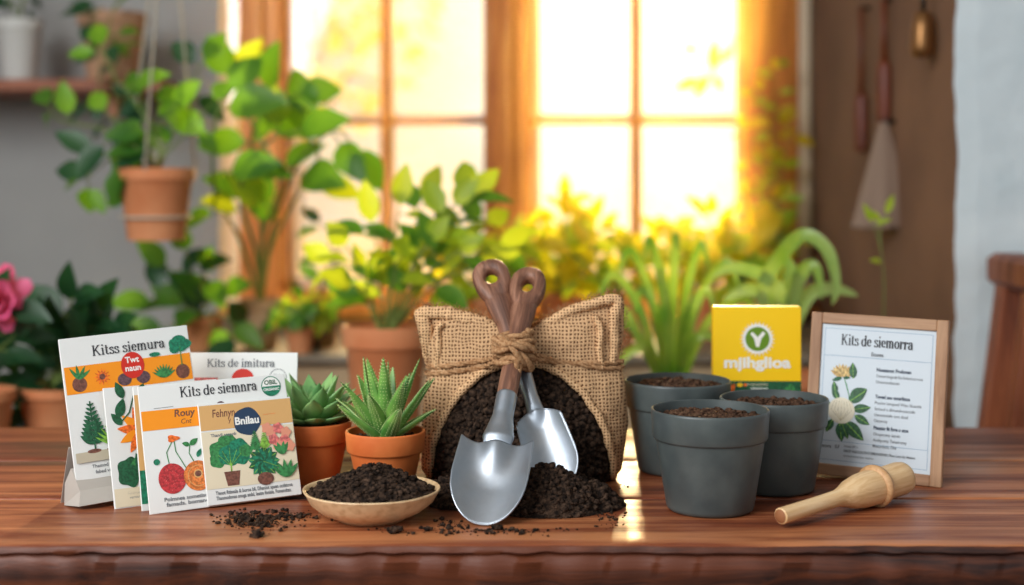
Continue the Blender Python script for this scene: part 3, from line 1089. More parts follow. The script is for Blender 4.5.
def trowels():
    hw_ = wood_mat('handle_wood', (74, 46, 34), (120, 80, 60), (156, 112, 88), 16, 0.42, 0.5, 'z', 0.6)
    steel = mat('brushed_steel', (190, 198, 206), 0.32, 1.0, rgb2=(164, 174, 184), scale=30, bump=0.06, bscale=120, rough2=0.5)
    # ---- large trowel
    tip = P(482, 526, 1.133); tip.z = T + 0.001
    top = P(531, 270, 1.338)
    Lt = (top - tip).length
    root = thing('large_trowel', 'large steel garden trowel with broad rounded blade, handle leaning up to the right', 'trowel')
    place_axis(root, tip, top, R(-3))
    s = Lt / 0.284
    W, BL = 0.0305, 0.080
    def fn(u, v):
        q = 2 * u - 1
        zb = 0.042 * (1 - math.sqrt(max(0, 1 - abs(q) ** 2.3)))
        zt = BL - 0.002 + 0.004 * abs(q) ** 3
        z = zb + (zt - zb) * v
        x = q * W * (1 + 0.04 * math.sin(z / BL * PI))
        dish = 0.010 * (1 - q * q) + 0.004 * (z / BL) ** 2
        boss = 0.012 * math.exp(-(q / 0.42) ** 2) * sm(0.032, 0.079, z)
        return Vector((x, dish - boss - 0.0105, z))
    b = MB(); b.grid(fn, 60, 60)
    blade = b.build('blade', steel, root, solid=0.0014)
    # rolled rim of the blade, pale where it catches light
    b = MB()
    edge = [fn(0, v / 20) for v in range(20, 0, -1)] + [fn(u / 60, 0) for u in range(61)] + [fn(1, v / 20) for v in range(1, 21)]
    b.tube(edge, 0.0009, 8)
    b.build('blade_rim', steel, blade)
    b = MB()
    n = 28; vs = []
    ne = [(0.056, 0.001, 0.0005, 0.003), (0.066, 0.004, 0.0010, 0.0015), (0.073, 0.0085, 0.0030, -0.0010), (0.079, 0.0124, 0.0050, -0.0028), (0.085, 0.0138, 0.0060, -0.0035), (0.094, 0.0120, 0.0065, -0.002), (0.110, 0.0092, 0.0080, 0.0), (0.134, 0.0093, 0.0093, 0.0), (0.1345, 0.0080, 0.0080, 0.0)]
    zs = [e[0] for e in ne]
    for k in range(41):
        z = zs[0] + (zs[-2] - zs[0]) * k / 40
        rx = interp([(e[0], e[1]) for e in ne], z); ry = interp([(e[0], e[2]) for e in ne], z); oy = interp([(e[0], e[3]) for e in ne], z)
        for i in range(n):
            a = 2 * PI * i / n
            vs.append(Vector((rx * math.cos(a), oy + ry * math.sin(a), z)))
    fs = [(k * n + i, k * n + (i + 1) % n, (k + 1) * n + (i + 1) % n, (k + 1) * n + i) for k in range(40) for i in range(n)]
    fs += [tuple(reversed(range(n))), tuple(40 * n + i for i in range(n))]
    b.add(vs, fs)
    b.build('socket', steel, root, sub=1)
    sh = [(0.128, 0.0084, 0.0084), (0.135, 0.0090, 0.0088), (0.160, 0.0092, 0.0088), (0.190, 0.0086, 0.0085), (0.205, 0.0090, 0.0086), (0.220, 0.0105, 0.0088), (0.232, 0.0120, 0.0088), (0.240, 0.0120, 0.0075), (0.246, 0.0095, 0.0040)]
    grip(root, 0.222, Lt, 0.262, 0.0170, 0.0052, 0.0078, 0.0080, hw_, 0.009, sh)
    # ---- small trowel
    tip = P(561, 487, 1.205)
    top = P(486, 262, 1.345)
    Ls = (top - tip).length
    root = thing('small_trowel', 'small narrow steel trowel stuck in the soil pile, handle leaning up to the left', 'trowel')
    place_axis(root, tip, top, R(-6))
    W2, BL2 = 0.0215, 0.076
    def fn2(u, v):
        q = 2 * u - 1
        zb = 0.030 * (1 - math.sqrt(max(0, 1 - abs(q) ** 2.3)))
        zt = BL2 - 0.012 * abs(q) ** 2.6
        z = zb + (zt - zb) * v
        x = q * W2 * (1.08 - 0.2 * (z / BL2) ** 2)
        return Vector((x, -0.008 + 0.010 * (1 - q * q) - 0.005 * math.exp(-(q / 0.35) ** 2) * sm(0.058, 0.078, z), z))
    b = MB(); b.grid(fn2, 50, 50)
    blade = b.build('blade', steel, root, solid=0.0014)
    b = MB()
    edge = [fn2(0, v / 20) for v in range(20, 0, -1)] + [fn2(u / 60, 0) for u in range(61)] + [fn2(1, v / 20) for v in range(1, 21)] + [fn2(1 - u / 30, 1) for u in range(1, 30)]
    b.tube(edge, 0.0008, 8)
    b.build('blade_rim', steel, blade)
    b = MB(); vs = []
    tabx = [(0.060, 0.004), (0.072, 0.0090), (0.080, 0.0075), (0.092, 0.0068), (0.122, 0.0084)]
    taby = [(0.060, 0.002), (0.072, 0.0045), (0.080, 0.006), (0.092, 0.0066), (0.122, 0.0084)]
    for k in range(41):
        z = 0.060 + 0.062 * k / 40
        rx = interp(tabx, z); ry = interp(taby, z)
        for i in range(n):
            a = 2 * PI * i / n
            vs.append(Vector((rx * math.cos(a), interp([(0.060, 0.006), (0.070, 0.0032), (0.080, 0.002)], z) + ry * math.sin(a), z)))
    b.add(vs, fs)
    b.build('socket', steel, root, sub=1)
    s0 = 0.116
    sh = [(s0, 0.0076, 0.0076), (s0 + 0.006, 0.0086, 0.0084), (0.150, 0.0092, 0.0088), (0.175, 0.0095, 0.0088), (Ls - 0.070, 0.0100, 0.0088), (Ls - 0.058, 0.0117, 0.0088), (Ls - 0.046, 0.0132, 0.0088), (Ls - 0.038, 0.0128, 0.0070), (Ls - 0.033, 0.0095, 0.004)]
    grip(root, Ls - 0.062, Ls, Ls - 0.020, 0.0180, 0.0058, 0.0062, 0.0078, hw_, 0.009, sh)


trowels()


# ------------------------------------------------------------------ jute twine
def twine():
    root = thing('jute_twine', 'pale jute twine knotted round both trowel handles and the burlap sack', 'twine')
    def ply(b, pts, r, n=2):
        """two twisted plies along a path"""
        pts = cat(pts, 10)
        L_ = 0; acc = [0]
        for p, q in zip(pts, pts[1:]):
            L_ += (q - p).length; acc.append(L_)
        for s in range(n):
            out = []
            for k, p in enumerate(pts):
                t = (pts[min(k + 1, len(pts) - 1)] - pts[max(k - 1, 0)]).normalized()
                a = t.cross(Vector((0.1, 0.2, 1)) if abs(t.z) < 0.9 else Vector((1, 0, 0))).normalized(); c = t.cross(a)
                ph = acc[k] / (r * 5.5) * 2 * PI * 0.5 + 2 * PI * s / n
                out.append(p + (a * math.cos(ph) + c * math.sin(ph)) * r * 0.5)
            b.tube(out, r * 0.68, 8)
    K = P(514, 352, 1.268)
    b = MB()
    # wraps round the two handles
    K = K + Vector((0, 0, 0.002))
    for (dz, tilt, r) in ((0.0125, 0.20, 0.0150), (0.0075, 0.08, 0.0168), (0.0020, -0.05, 0.0172), (-0.0035, -0.10, 0.0172), (-0.0090, 0.12, 0.0165), (-0.0135, -0.15, 0.0150)):
        pts = []
        for k in range(15):
            a = 2 * PI * k / 14
            pts.append(K + Vector((r * math.cos(a), r * 1.02 * math.sin(a), dz + r * tilt * math.cos(a))))
        ply(b, pts, 0.0036)
    f = -0.0205
    ply(b, [K + Vector(q) for q in ((-0.017, f + .008, 0.012), (-0.010, f - .001, 0.010), (0.000, f - .005, 0.003), (0.009, f - .002, -0.007), (0.014, f + .008, -0.015))], 0.0042)
    ply(b, [K + Vector(q) for q in ((-0.016, f + .006, 0.000), (-0.009, f - .003, 0.005), (0.000, f - .006, 0.008), (0.009, f - .004, 0.006), (0.017, f + .006, 0.001))], 0.0040)
    ply(b, [K + Vector(q) for q in ((-0.015, f + .006, -0.010), (-0.007, f - .001, -0.007), (0.001, f - .004, -0.006), (0.004, f - .003, -0.014), (0.001, f + .002, -0.020))], 0.0038)
    b.build('knot', M_JUTE, root)
    # strands round the sack
    b = MB()
    def around(z_l, z_m, z_r, e):
        pts = [K + Vector((-0.017, -0.004, -0.006 + e))]
        for x in (-0.035, -0.055, -0.072):
            z = z_m + (z_l - z_m) * (-x / 0.085)
            pts.append(sack_front(x, z, 0.0035))
        pts.append(Vector((SX - sack_half(z_l)[0] - 0.003, SD, T + z_l)))
        for x in (-0.05, 0, 0.05):
            pts.append(Vector((SX + x, SD + sack_thick(z_m) + 0.004, T + (z_l + z_r) / 2)))
        pts.append(Vector((SX + sack_half(z_r)[1] + 0.003, SD, T + z_r)))
        for x in (0.080, 0.055, 0.032):
            z = z_m + (z_r - z_m) * (x / 0.085)
            pts.append(sack_front(x, z, 0.0035))
        pts.append(K + Vector((0.018, -0.004, -0.004 + e)))
        return pts
    ply(b, around(0.104, 0.119, 0.104, 0.0), 0.0022)
    ply(b, around(0.098, 0.113, 0.109, -0.004), 0.0022)
    b.build('strand', M_JUTE, root)


twine()


# ------------------------------------------------------------------ lettering
def text_polys(s, size, spacing=1.0, bold=0.0, italic=0.0, width=None):
    cu = bpy.data.curves.new('txt', 'FONT')
    cu.body = s
    cu.size = size
    cu.space_character = spacing
    cu.offset = bold
    cu.shear = italic
    cu.align_x = 'LEFT'
    cu.resolution_u = 3
    o = bpy.data.objects.new('txt', cu)
    COL.objects.link(o)
    dg = bpy.context.evaluated_depsgraph_get()
    me = bpy.data.meshes.new_from_object(o.evaluated_get(dg))
    vs = [(v.co.x, v.co.y) for v in me.vertices]
    fs = [tuple(p.vertices) for p in me.polygons]
    bpy.data.objects.remove(o); bpy.data.curves.remove(cu); bpy.data.meshes.remove(me)
    if not vs: return vs, fs, 0
    x0 = min(v[0] for v in vs); x1 = max(v[0] for v in vs)
    k = 1.0
    if width: k = width / (x1 - x0)
    vs = [((x - x0) * k, y) for x, y in vs]
    return vs, fs, (x1 - x0) * k


def arc(cx, cy, rx, ry, a0, a1, n=14):
    return [(cx + rx * math.cos(R(a0 + (a1 - a0) * i / n)), cy + ry * math.sin(R(a0 + (a1 - a0) * i / n))) for i in range(n + 1)]


def stem(x, y0, y1, sb=True, st='l'):
    out = [('n', [(x, y0), (x, y1)])]
    if sb: out.append(('h', [(x - 0.20, y0 + 0.03), (x + 0.20, y0 + 0.03)]))
    if st == 'l': out.append(('h', [(x - 0.20, y1 - 0.07), (x, y1 - 0.02)]))
    if st == 'b': out.append(('h', [(x - 0.20, y1 - 0.03), (x + 0.20, y1 - 0.03)]))
    return out


def arch(x0, x1):
    return [('n', [(x0, 0.62)] + arc((x0 + x1) / 2, 0.62, (x1 - x0) / 2, 0.36, 180, 0) + [(x1, 0.0)]), ('h', [(x1 - 0.19, 0.03), (x1 + 0.19, 0.03)])]


GLY = {
    'K': (1.25, stem(0.25, 0, 1.45, True, 'b') + [('n', [(0.30, 0.62), (0.95, 1.42)]), ('h', [(0.76, 1.42), (1.15, 1.42)]), ('n', [(0.50, 0.85), (1.05, 0.03)]), ('h', [(0.88, 0.03), (1.25, 0.03)])]),
    'i': (0.52, stem(0.26, 0, 1.0) + [('d', [(0.25, 1.36)])]),
    't': (0.62, [('n', [(0.25, 1.32), (0.25, 0.22)] + arc(0.42, 0.2, 0.17, 0.16, 180, 320)), ('h', [(0.05, 0.97), (0.52, 0.97)])]),
    's': (0.72, [('n', arc(0.36, 0.75, 0.22, 0.21, 25, 200) + arc(0.36, 0.26, 0.25, 0.23, 70, -155, 18)), ('d', [(0.56, 0.82)]), ('d', [(0.13, 0.14)])]),
    'd': (0.98, [('n', arc(0.42, 0.48, 0.30, 0.46, 40, 330, 24)), ('n', [(0.75, 1.45), (0.75, 0.03), (0.92, 0.03)]), ('h', [(0.56, 1.40), (0.75, 1.43)])]),
    'e': (0.82, [('n', [(0.16, 0.55), (0.68, 0.55)] + arc(0.42, 0.52, 0.27, 0.44, 5, 325, 26))]),
    'm': (1.45, stem(0.22, 0, 1.0) + arch(0.24, 0.70) + arch(0.72, 1.18)),
    'n': (0.98, stem(0.22, 0, 1.0) + arch(0.24, 0.72)),
    'r': (0.72, stem(0.22, 0, 1.0) + [('n', [(0.26, 0.62)] + arc(0.50, 0.66, 0.24, 0.28, 170, 50)), ('d', [(0.62, 0.84)])]),
    'u': (1.0, [('n', [(0.22, 0.97), (0.22, 0.36)] + arc(0.47, 0.34, 0.25, 0.31, 180, 350)), ('h', [(0.02, 0.95), (0.22, 0.97)]), ('n', [(0.74, 0.97), (0.74, 0.03)]), ('h', [(0.54, 0.95), (0.74, 0.97)]), ('h', [(0.74, 0.03), (0.95, 0.03)])]),
    'a': (0.90, [('n', arc(0.42, 0.72, 0.24, 0.25, 160, 20) + [(0.66, 0.14), (0.74, 0.04), (0.86, 0.05)]), ('n', arc(0.38, 0.28, 0.24, 0.26, 60, 340, 20)), ('d', [(0.20, 0.78)])]),
    'o': (0.92, [('n', arc(0.46, 0.49, 0.31, 0.46, 0, 360, 28))]),
    ' ': (0.45, []),
}


class Prints:
    """flat ink shapes in a card's own plane (x right, z up); y is a hair in front of the card"""
    def __init__(s, y=-0.0002):
        s.b = MB(); s.mats = []; s.y = y; s.k = 0

    def mi(s, m):
        if m not in s.mats: s.mats.append(m)
        return s.mats.index(m)

    def lay(s):
        s.k += 1
        return s.y - s.k * 0.000012

    def poly(s, pts, m):
        y = s.lay()
        s.b.add([(x, y, z) for x, z in pts], [tuple(range(len(pts)))], s.mi(m))

    def fan(s, c, pts, m):
        y = s.lay()
        vs = [(c[0], y, c[1])] + [(x, y, z) for x, z in pts]
        n = len(pts)
        s.b.add(vs, [(0, 1 + i, 1 + (i + 1) % n) for i in range(n)], s.mi(m))

    def rect(s, x0, z0, x1, z1, m): s.poly([(x0, z0), (x1, z0), (x1, z1), (x0, z1)], m)

    def disc(s, cx, cz, rx, rz, m, n=36, lobes=0, la=0.0, rot=0.0):
        pts = []
        for i in range(n):
            a = 2 * PI * i / n
            k = 1 + (la * math.cos(lobes * a + rot) if lobes else 0)
            pts.append((cx + rx * k * math.cos(a), cz + rz * k * math.sin(a)))
        s.fan((cx, cz), pts, m)

    def ring(s, cx, cz, r0, r1, m, n=40):
        y = s.lay()
        vs = []
        for i in range(n):
            a = 2 * PI * i / n
            vs += [(cx + r0 * math.cos(a), y, cz + r0 * math.sin(a)), (cx + r1 * math.cos(a), y, cz + r1 * math.sin(a))]
        s.b.add(vs, [(2 * i, 2 * i + 1, (2 * i + 3) % (2 * n), (2 * i + 2) % (2 * n)) for i in range(n)], s.mi(m))

    def line(s, pts, w, m):
        if isinstance(w, (int, float)): w = [w] * len(pts)
        y = s.lay()
        vs = []
        for k, (x, z) in enumerate(pts):
            a = pts[max(k - 1, 0)]; c = pts[min(k + 1, len(pts) - 1)]
            dx, dz = c[0] - a[0], c[1] - a[1]
            l = math.hypot(dx, dz) or 1
            nx, nz = -dz / l * w[k] / 2, dx / l * w[k] / 2
            vs += [(x + nx, y, z + nz), (x - nx, y, z - nz)]
        s.b.add(vs, [(2 * i, 2 * i + 1, 2 * i + 3, 2 * i + 2) for i in range(len(pts) - 1)], s.mi(m))

    def leaf(s, x, z, ang, L_, W, m, vein=None, curve=0.0):
        a = R(ang)
        pts = []
        n = 10
        up = []; dn = []
        for i in range(n + 1):
            t = i / n
            w = W * 0.5 * math.sin(PI * t ** 0.8) ** 0.9
            cx = t * L_; cz = curve * L_ * math.sin(PI * t) * 0.3
            up.append((cx, cz + w)); dn.append((cx, cz - w))
        loc = dn + up[::-1][1:-1]
        def tr(p): return (x + p[0] * math.cos(a) - p[1] * math.sin(a), z + p[0] * math.sin(a) + p[1] * math.cos(a))
        mid = tr((L_ * 0.5, curve * L_ * 0.3))
        s.fan(mid, [tr(p) for p in loc], m)
        if vein: s.line([tr((0, 0)), mid, tr((L_ * 0.93, 0.0))], L_ * 0.03 + 0.0001, vein)

    def text(s, st, x, z, size, m, bold=0.0, width=None, rot=0.0, center=False, spacing=1.0, italic=0.0):
        vs, fs, w = text_polys(st, size, spacing, bold, italic, width)
        if center: x -= w / 2 * math.cos(rot); z -= w / 2 * math.sin(rot)
        y = s.lay()
        c, sn = math.cos(rot), math.sin(rot)
        s.b.add([(x + a * c - b_ * sn, y, z + a * sn + b_ * c) for a, b_ in vs], fs, s.mi(m))
        return w

    def title(s, st, x0, x1, z, m, xh=None, weight=0.20, jit=0.0):
        tot = sum(GLY[c][0] for c in st)
        k = (x1 - x0) / tot
        kz = xh or k
        x = 0
        for c in st:
            adv, strokes = GLY[c]
            for kind, pts in strokes:
                q = [((x + p[0]), p[1]) for p in pts]
                if kind == 'd':
                    s.disc(x0 + q[0][0] * k, z + q[0][1] * kz, 0.13 * k, 0.13 * kz, m, 12)
                    continue
                w = []
                for i in range(len(q)):
                    a = q[max(i - 1, 0)]; b_ = q[min(i + 1, len(q) - 1)]
                    dx, dy = b_[0] - a[0], b_[1] - a[1]
                    l = math.hypot(dx, dy) or 1
                    vert = abs(dy) / l
                    if kind == 'h': wd = 0.075
                    else: wd = 0.075 + (weight - 0.075) * vert ** 1.3 * (1.0 if dx * dy <= 0.02 else 0.72)
                    w.append(wd * k)
                s.line([(x0 + p[0] * k, z + p[1] * kz) for p in q], w, m)
            x += adv

    def build(s, name, root):
        return s.b.build(name, s.mats, PANEL.get(root.name, root), smooth=False)


K_BLACK = ink('black', (34, 36, 42)); K_ORANGE = ink('orange', (244, 148, 16)); K_RED = ink('red', (206, 42, 26)); K_WHITE = ink('white', (236, 236, 230))
K_GREEN = ink('green', (50, 124, 66)); K_DKGREEN = ink('dark_green', (24, 84, 52)); K_LTGREEN = ink('light_green', (120, 170, 60)); K_TEAL = ink('teal', (22, 116, 84))
K_BROWN = ink('brown', (112, 68, 54)); K_TAN = ink('tan', (214, 168, 106)); K_CREAM = ink('cream', (226, 214, 184)); K_NAVY = ink('navy', (32, 58, 86))
K_PINK = ink('pink', (208, 110, 104)); K_GREY = ink('grey', (112, 116, 120)); K_YEL = ink('yellow', (250, 200, 10)); K_CHERRY = ink('cherry', (176, 46, 50)); K_PURPLE = ink('plum', (92, 66, 72)); K_FLOW = ink('flower_orange', (226, 104, 30)); K_SAND = ink('sand', (190, 180, 156))


def card_root(name, label, cat_, bl, br, lean, roll, group=None, z=0.0):
    """bl, br: table contact pixels of the lower corners; returns empty and card width"""
    def g(p):
        d = (CZ - T - z) * F / (p[1] - HZ)
        return Vector(((p[0] - 512) * d / F, d, T + z))
    A, B = g(bl), g(br)
    x = (B - A); w = x.length; x.normalize()
    back = Vector((0, 0, 1)).cross(x)          # away from the viewer
    zax = Vector((0, 0, 1)) * math.cos(lean) + back * math.sin(lean)
    yax = zax.cross(x)
    M = Matrix((x, yax, zax)).transposed().to_4x4() @ Matrix.Rotation(-roll, 4, 'Y')
    M.translation = A
    root = thing(name, label, cat_, M.translation, M.to_euler(), group)
    return root, w


PANEL = {}


def panel(root, w, h, th=0.0022, m=None, name='card_panel', x0=0.0, z0=0.0, y0=0.0):
    b = MB(); b.box((x0 + w / 2, y0 + th / 2, z0 + h / 2), (w, th, h), ch=0.0004)
    o = b.build(name, m or M_CARD, root, smooth=False)
    PANEL[root.name] = o
    return o


def strut(root, w, h, lean):
    """folded flap that props a leaning packet: the panel mirrored about the vertical through its crease"""
    b = MB()
    L_ = h * 0.72
    ly, lz = math.sin(2 * lean) * L_, L_ - math.cos(2 * lean) * L_
    b.add([(w * 0.3, 0.0026, L_), (w * 0.7, 0.0026, L_), (w * 0.7, ly + 0.0026, lz + 0.001), (w * 0.3, ly + 0.0026, lz + 0.001)], [(0, 1, 2, 3)])
    return b.build('easel_flap', M_GREYCARD, root, smooth=False, solid=0.0008)


def plant_pic(P_, x, z, s, rng, leafm, potm=None, n=7, spread=150, vein=None, W=0.45):
    for i in range(n):
        a = 90 - spread / 2 + spread * i / (n - 1)
        P_.leaf(x, z, a, s * rng.uniform(.85, 1.1), s * W, leafm, vein)
    if potm:
        P_.poly([(x - s * 0.28, z), (x + s * 0.28, z), (x + s * 0.2, z - s * 0.45), (x - s * 0.2, z - s * 0.45)], potm)


def fern_pic(P_, x, z, h, m):
    P_.line([(x, z), (x, z + h)], h * 0.03, m)
    for i in range(9):
        zz = z + h * (0.12 + 0.88 * i / 9); l = h * 0.34 * (1 - i / 11)
        for sgn in (0, 1):
            P_.leaf(x, zz, (35 if not sgn else 145), l, l * 0.42, m)


def packets():
    grp = 'seed kit packets'
    rng = random.Random(4)
    LE = R(19)
    # ---------------- A, tall tilted card on a folded base
    zA = 0.022
    root, w = card_root('seed_packet', 'tallest seed packet, headed Kitss siemura over an orange band, farthest left', 'seed packet', (76, 482), (206, 467), R(15), R(3.0), grp, z=zA)
    w = 0.1165; h = 0.1235
    panel(root, w, h)
    p = Prints(); p.rect(0.0015, h * 0.60, w - 0.0012, h * 0.795, K_ORANGE); p.build('colour_band', root)
    p = Prints(-0.0003); p.title('Kitss siemura', w * 0.235, w * 0.80, h * 0.855, K_BLACK, xh=w * 0.565 / 10.6); p.build('title_lettering', root)
    p = Prints(-0.0004)
    p.disc(w * 0.455, h * 0.66, 0.0062, 0.0055, K_PURPLE); p.disc(w * 0.60, h * 0.66, 0.0062, 0.0055, K_PURPLE)
    p.disc(w * 0.53, h * 0.755, 0.0105, 0.0118, K_RED)
    p.text('Twt', w * 0.53, h * 0.775, 0.0075, K_WHITE, 0.0002, center=True); p.text('naun', w * 0.53, h * 0.715, 0.0075, K_WHITE, 0.0002, center=True)
    p.build('badge', root)
    p = Prints(-0.0003)
    for (x, s_) in ((0.115, 1), (0.915, 1)):
        p.disc(w * x, h * 0.665, 0.0064, 0.0066, K_BROWN)
    for a in (60, 95, 125, 35): p.leaf(w * 0.115, h * 0.70, a, 0.013, 0.003, K_GREEN)
    for k in range(12): p.leaf(w * 0.29, h * 0.70, k * 30, 0.0075, 0.0018, K_FLOW)
    p.disc(w * 0.29, h * 0.70, 0.0026, 0.0026, K_BROWN)
    for a in range(30, 151, 15): p.leaf(w * 0.765, h * 0.635, a, 0.0125, 0.0025, K_GREEN)
    p.disc(w * 0.71, h * 0.812, 0.005, 0.002, K_TEAL)
    p.disc(w * 0.885, h * 0.855, 0.0072, 0.0062, K_TEAL, lobes=3, la=0.15); p.disc(w * 0.945, h * 0.865, 0.0070, 0.0062, K_TEAL, lobes=3, la=0.15); p.disc(w * 0.915, h * 0.89, 0.0070, 0.0052, K_TEAL)
    p.line([(w * 0.915, h * 0.71), (w * 0.915, h * 0.85)], 0.0009, K_GREEN)
    fern_pic(p, w * 0.17, h * 0.20, h * 0.34, K_DKGREEN)
    for k in range(9): p.leaf(w * 0.345, h * 0.51, k * 40 + 10, 0.0075, 0.0024, K_FLOW)
    p.line([(w * 0.35, h * 0.49), (w * 0.42, h * 0.36), (w * 0.44, h * 0.22)], 0.0007, K_GREEN)
    for a in (20, 50, 110, 140): p.leaf(w * 0.42, h * 0.34, a, 0.014, 0.0035, K_DKGREEN)
    for a in range(20, 161, 12): p.leaf(w * 0.34, h * 0.20, a, 0.022, 0.003, K_LTGREEN if a % 24 else K_GREEN)
    p.rect(w * 0.02, h * 0.12, w * 0.98, h * 0.19, K_SAND); p.disc(w * 0.16, h * 0.19, 0.006, 0.0018, K_BROWN); p.disc(w * 0.34, h * 0.19, 0.010, 0.0022, K_BROWN)
    p.build('illustration', root)
    p = Prints(-0.0003); p.text('Thamod Deriors tunnis', w * 0.13, h * 0.075, 0.0042, K_GREY, 0.00006); p.text('fabed visano tiv', w * 0.15, h * 0.035, 0.0042, K_GREY, 0.00006); p.build('caption', root)
    # folded base, in card space hanging below the panel
    b = MB()
    def q(x, y, z): return (x, y, z)
    zb = -0.0232
    b.add([q(-0.002, 0.003, 0.012), q(w * 0.9, 0.003, 0.012), q(w * 0.9, 0.000, zb * 0.35), q(0.002, -0.002, zb * 0.35), q(w * 0.9, -0.008, zb + 0.002), q(-0.002, -0.008, zb + 0.002),
           q(-0.006, 0.012, zb * 0.4 + 0.010), q(-0.007, 0.018, zb + 0.006)], [(0, 1, 2, 3), (3, 2, 4, 5), (0, 3, 6), (3, 5, 7, 6)])
    b.add([q(w * 0.9, 0.003, 0.03), q(-0.002, 0.003, 0.03), q(-0.007, 0.030, zb + 0.009), q(w * 0.9, 0.030, zb + 0.009)], [(0, 1, 2, 3)])
    b.build('folded_base', M_GREYCARD, root, smooth=False, solid=0.0008)

    # ---------------- B, behind, almost hidden
    d = 1.315
    root = thing('seed_packet', 'seed packet at the back headed Kits de imitura, mostly hidden by the others', 'seed packet', ((181 - 512) * d / F, d, T), (R(-7), 0, R(0)), grp)
    w, h = 0.1075, 0.117
    panel(root, w, h)
    p = Prints(-0.0003); p.title('Kits de imitura', w * 0.20, w * 0.80, h * 0.885, K_GREY, xh=0.0052, weight=0.22); p.build('title_lettering', root)
    p = Prints(-0.0003); p.disc(w * 0.52, h * 0.79, 0.0105, 0.0095, K_RED); p.rect(w * 0.02, h * 0.62, w * 0.30, h * 0.80, K_PINK); p.build('badge', root)
    p = Prints(-0.0003); p.ring(w * 0.83, h * 0.80, 0.0076, 0.0082, K_GREY); p.text('BIO', w * 0.83, h * 0.80, 0.005, K_GREY, center=True); p.build('round_seal', root)
    strut(root, w, h, R(7))

    # ---------------- C, orange flower
    root, w = card_root('seed_packet', 'seed packet with one big orange flower, between the tallest packet and the front packets', 'seed packet', (115, 509.5), (250, 492), LE, R(0.0), grp)
    w, h = 0.104, 0.1045
    panel(root, w, h)
    p = Prints(-0.0003)
    p.rect(0.001, 0.001, w * 0.98, h * 0.16, K_CREAM)
    for k in range(11): p.leaf(w * 0.29, h * 0.62, k * 360 / 11 + 8, 0.022, 0.0085, K_FLOW if k % 2 else K_ORANGE)
    p.disc(w * 0.27, h * 0.63, 0.004, 0.004, K_BROWN)
    for (x, z, a, l) in ((0.13, 0.68, 130, 0.014), (0.10, 0.74, 70, 0.018), (0.16, 0.90, 110, 0.016), (0.28, 0.90, 60, 0.014)): p.leaf(w * x, h * z, a, l, l * 0.5, K_DKGREEN)
    p.line([(w * 0.12, h * 0.70), (w * 0.2, h * 0.78), (w * 0.26, h * 0.95)], 0.0012, K_DKGREEN)
    p.disc(w * 0.15, h * 0.285, 0.0105, 0.0125, K_DKGREEN, lobes=5, la=0.10); p.disc(w * 0.26, h * 0.33, 0.009, 0.011, K_GREEN, lobes=4, la=0.1)
    for a in (20, 60, 100, 140): p.leaf(w * 0.25, h * 0.25, a, 0.02, 0.006, K_DKGREEN)
    p.build('illustration', root)
    p = Prints(-0.0003); p.text('Fuismede tal dor', w * 0.12, h * 0.105, 0.0035, K_GREY); p.text('ventaris an', w * 0.13, h * 0.07, 0.0035, K_GREY); p.build('caption', root)

    # ---------------- D, thin sliver with teal foot
    root, w = card_root('seed_packet', 'seed packet edged orange and teal, a sliver showing behind the front cherry packet', 'seed packet', (142, 511.5), (292, 495), LE, R(0.0), grp)
    w, h = 0.126, 0.1065
    panel(root, w, h)
    p = Prints(-0.0003); p.rect(0.0005, h * 0.30, w * 0.98, h * 0.93, K_TAN); p.rect(0.0005, 0.006, w * 0.98, h * 0.32, K_TEAL); p.build('colour_band', root)

    # ---------------- E, the big front packet
    root, w = card_root('seed_packet', 'wide seed packet with red cherries, headed Kits de siemnra, second from the front', 'seed packet', (150, 515), (297, 499), LE, R(1.4), grp)
    w, h = 0.1310, 0.1085
    panel(root, w, h)
    p = Prints(); p.rect(0.0008, h * 0.645, w * 0.60, h * 0.80, K_ORANGE); p.line([(w * 0.09, h * 0.815), (w * 0.22, h * 0.818)], 0.0004, K_GREY); p.build('colour_band', root)
    p = Prints(-0.0003); p.title('Kits de siemnra', w * 0.27, w * 0.795, h * 0.885, K_BLACK, xh=0.0062); p.build('title_lettering', root)
    p = Prints(-0.0003); cx, cz = w * 0.895, h * 0.906
    p.disc(cx, cz, 0.0090, 0.0090, K_TEAL); p.disc(cx, cz, 0.0082, 0.0082, K_WHITE)
    p.poly([(cx - 0.0080, cz), (cx + 0.0080, cz + 0.0002)] + [(cx + 0.0082 * math.cos(R(-a)), cz + 0.0082 * math.sin(R(-a))) for a in range(2, 179, 8)][::1], K_TEAL)
    p.text('OBIL', cx, cz + 0.0016, 0.0056, K_DKGREEN, 0.0002, center=True); p.text('ORGANIC', cx, cz - 0.0038, 0.0032, K_WHITE, 0.0001, center=True); p.build('organic_seal', root)
    p = Prints(-0.0003); p.text('Rouy', w * 0.22, h * 0.735, 0.0085, K_BROWN, 0.0002, italic=0.1); p.text('Cnt', w * 0.26, h * 0.675, 0.006, K_BROWN, italic=0.2)
    p.build('band_lettering', root)
    p = Prints(-0.0004); p.disc(w * 0.535, h * 0.74, 0.006, 0.009, K_PURPLE); p.disc(w * 0.515, h * 0.665, 0.0095, 0.0075, K_RED); p.text('BeLL', w * 0.47, h * 0.645, 0.0065, K_WHITE, 0.0002); p.build('badge', root)
    p = Prints(-0.0003)
    for (x0_, z0_, x1_, z1_) in ((0.16, 0.30, 0.19, 0.55), (0.27, 0.30, 0.20, 0.55), (0.34, 0.30, 0.30, 0.50)):
        p.line([(w * x0_, h * z0_), (w * (x0_ * 1.0 + x1_) / 2 - 0.004, h * (z0_ + z1_) / 2 + 0.004), (w * x1_, h * z1_)], 0.0008, K_GREEN)
    p.disc(w * 0.195, h * 0.565, 0.005, 0.0028, K_FLOW, lobes=3, la=0.2)
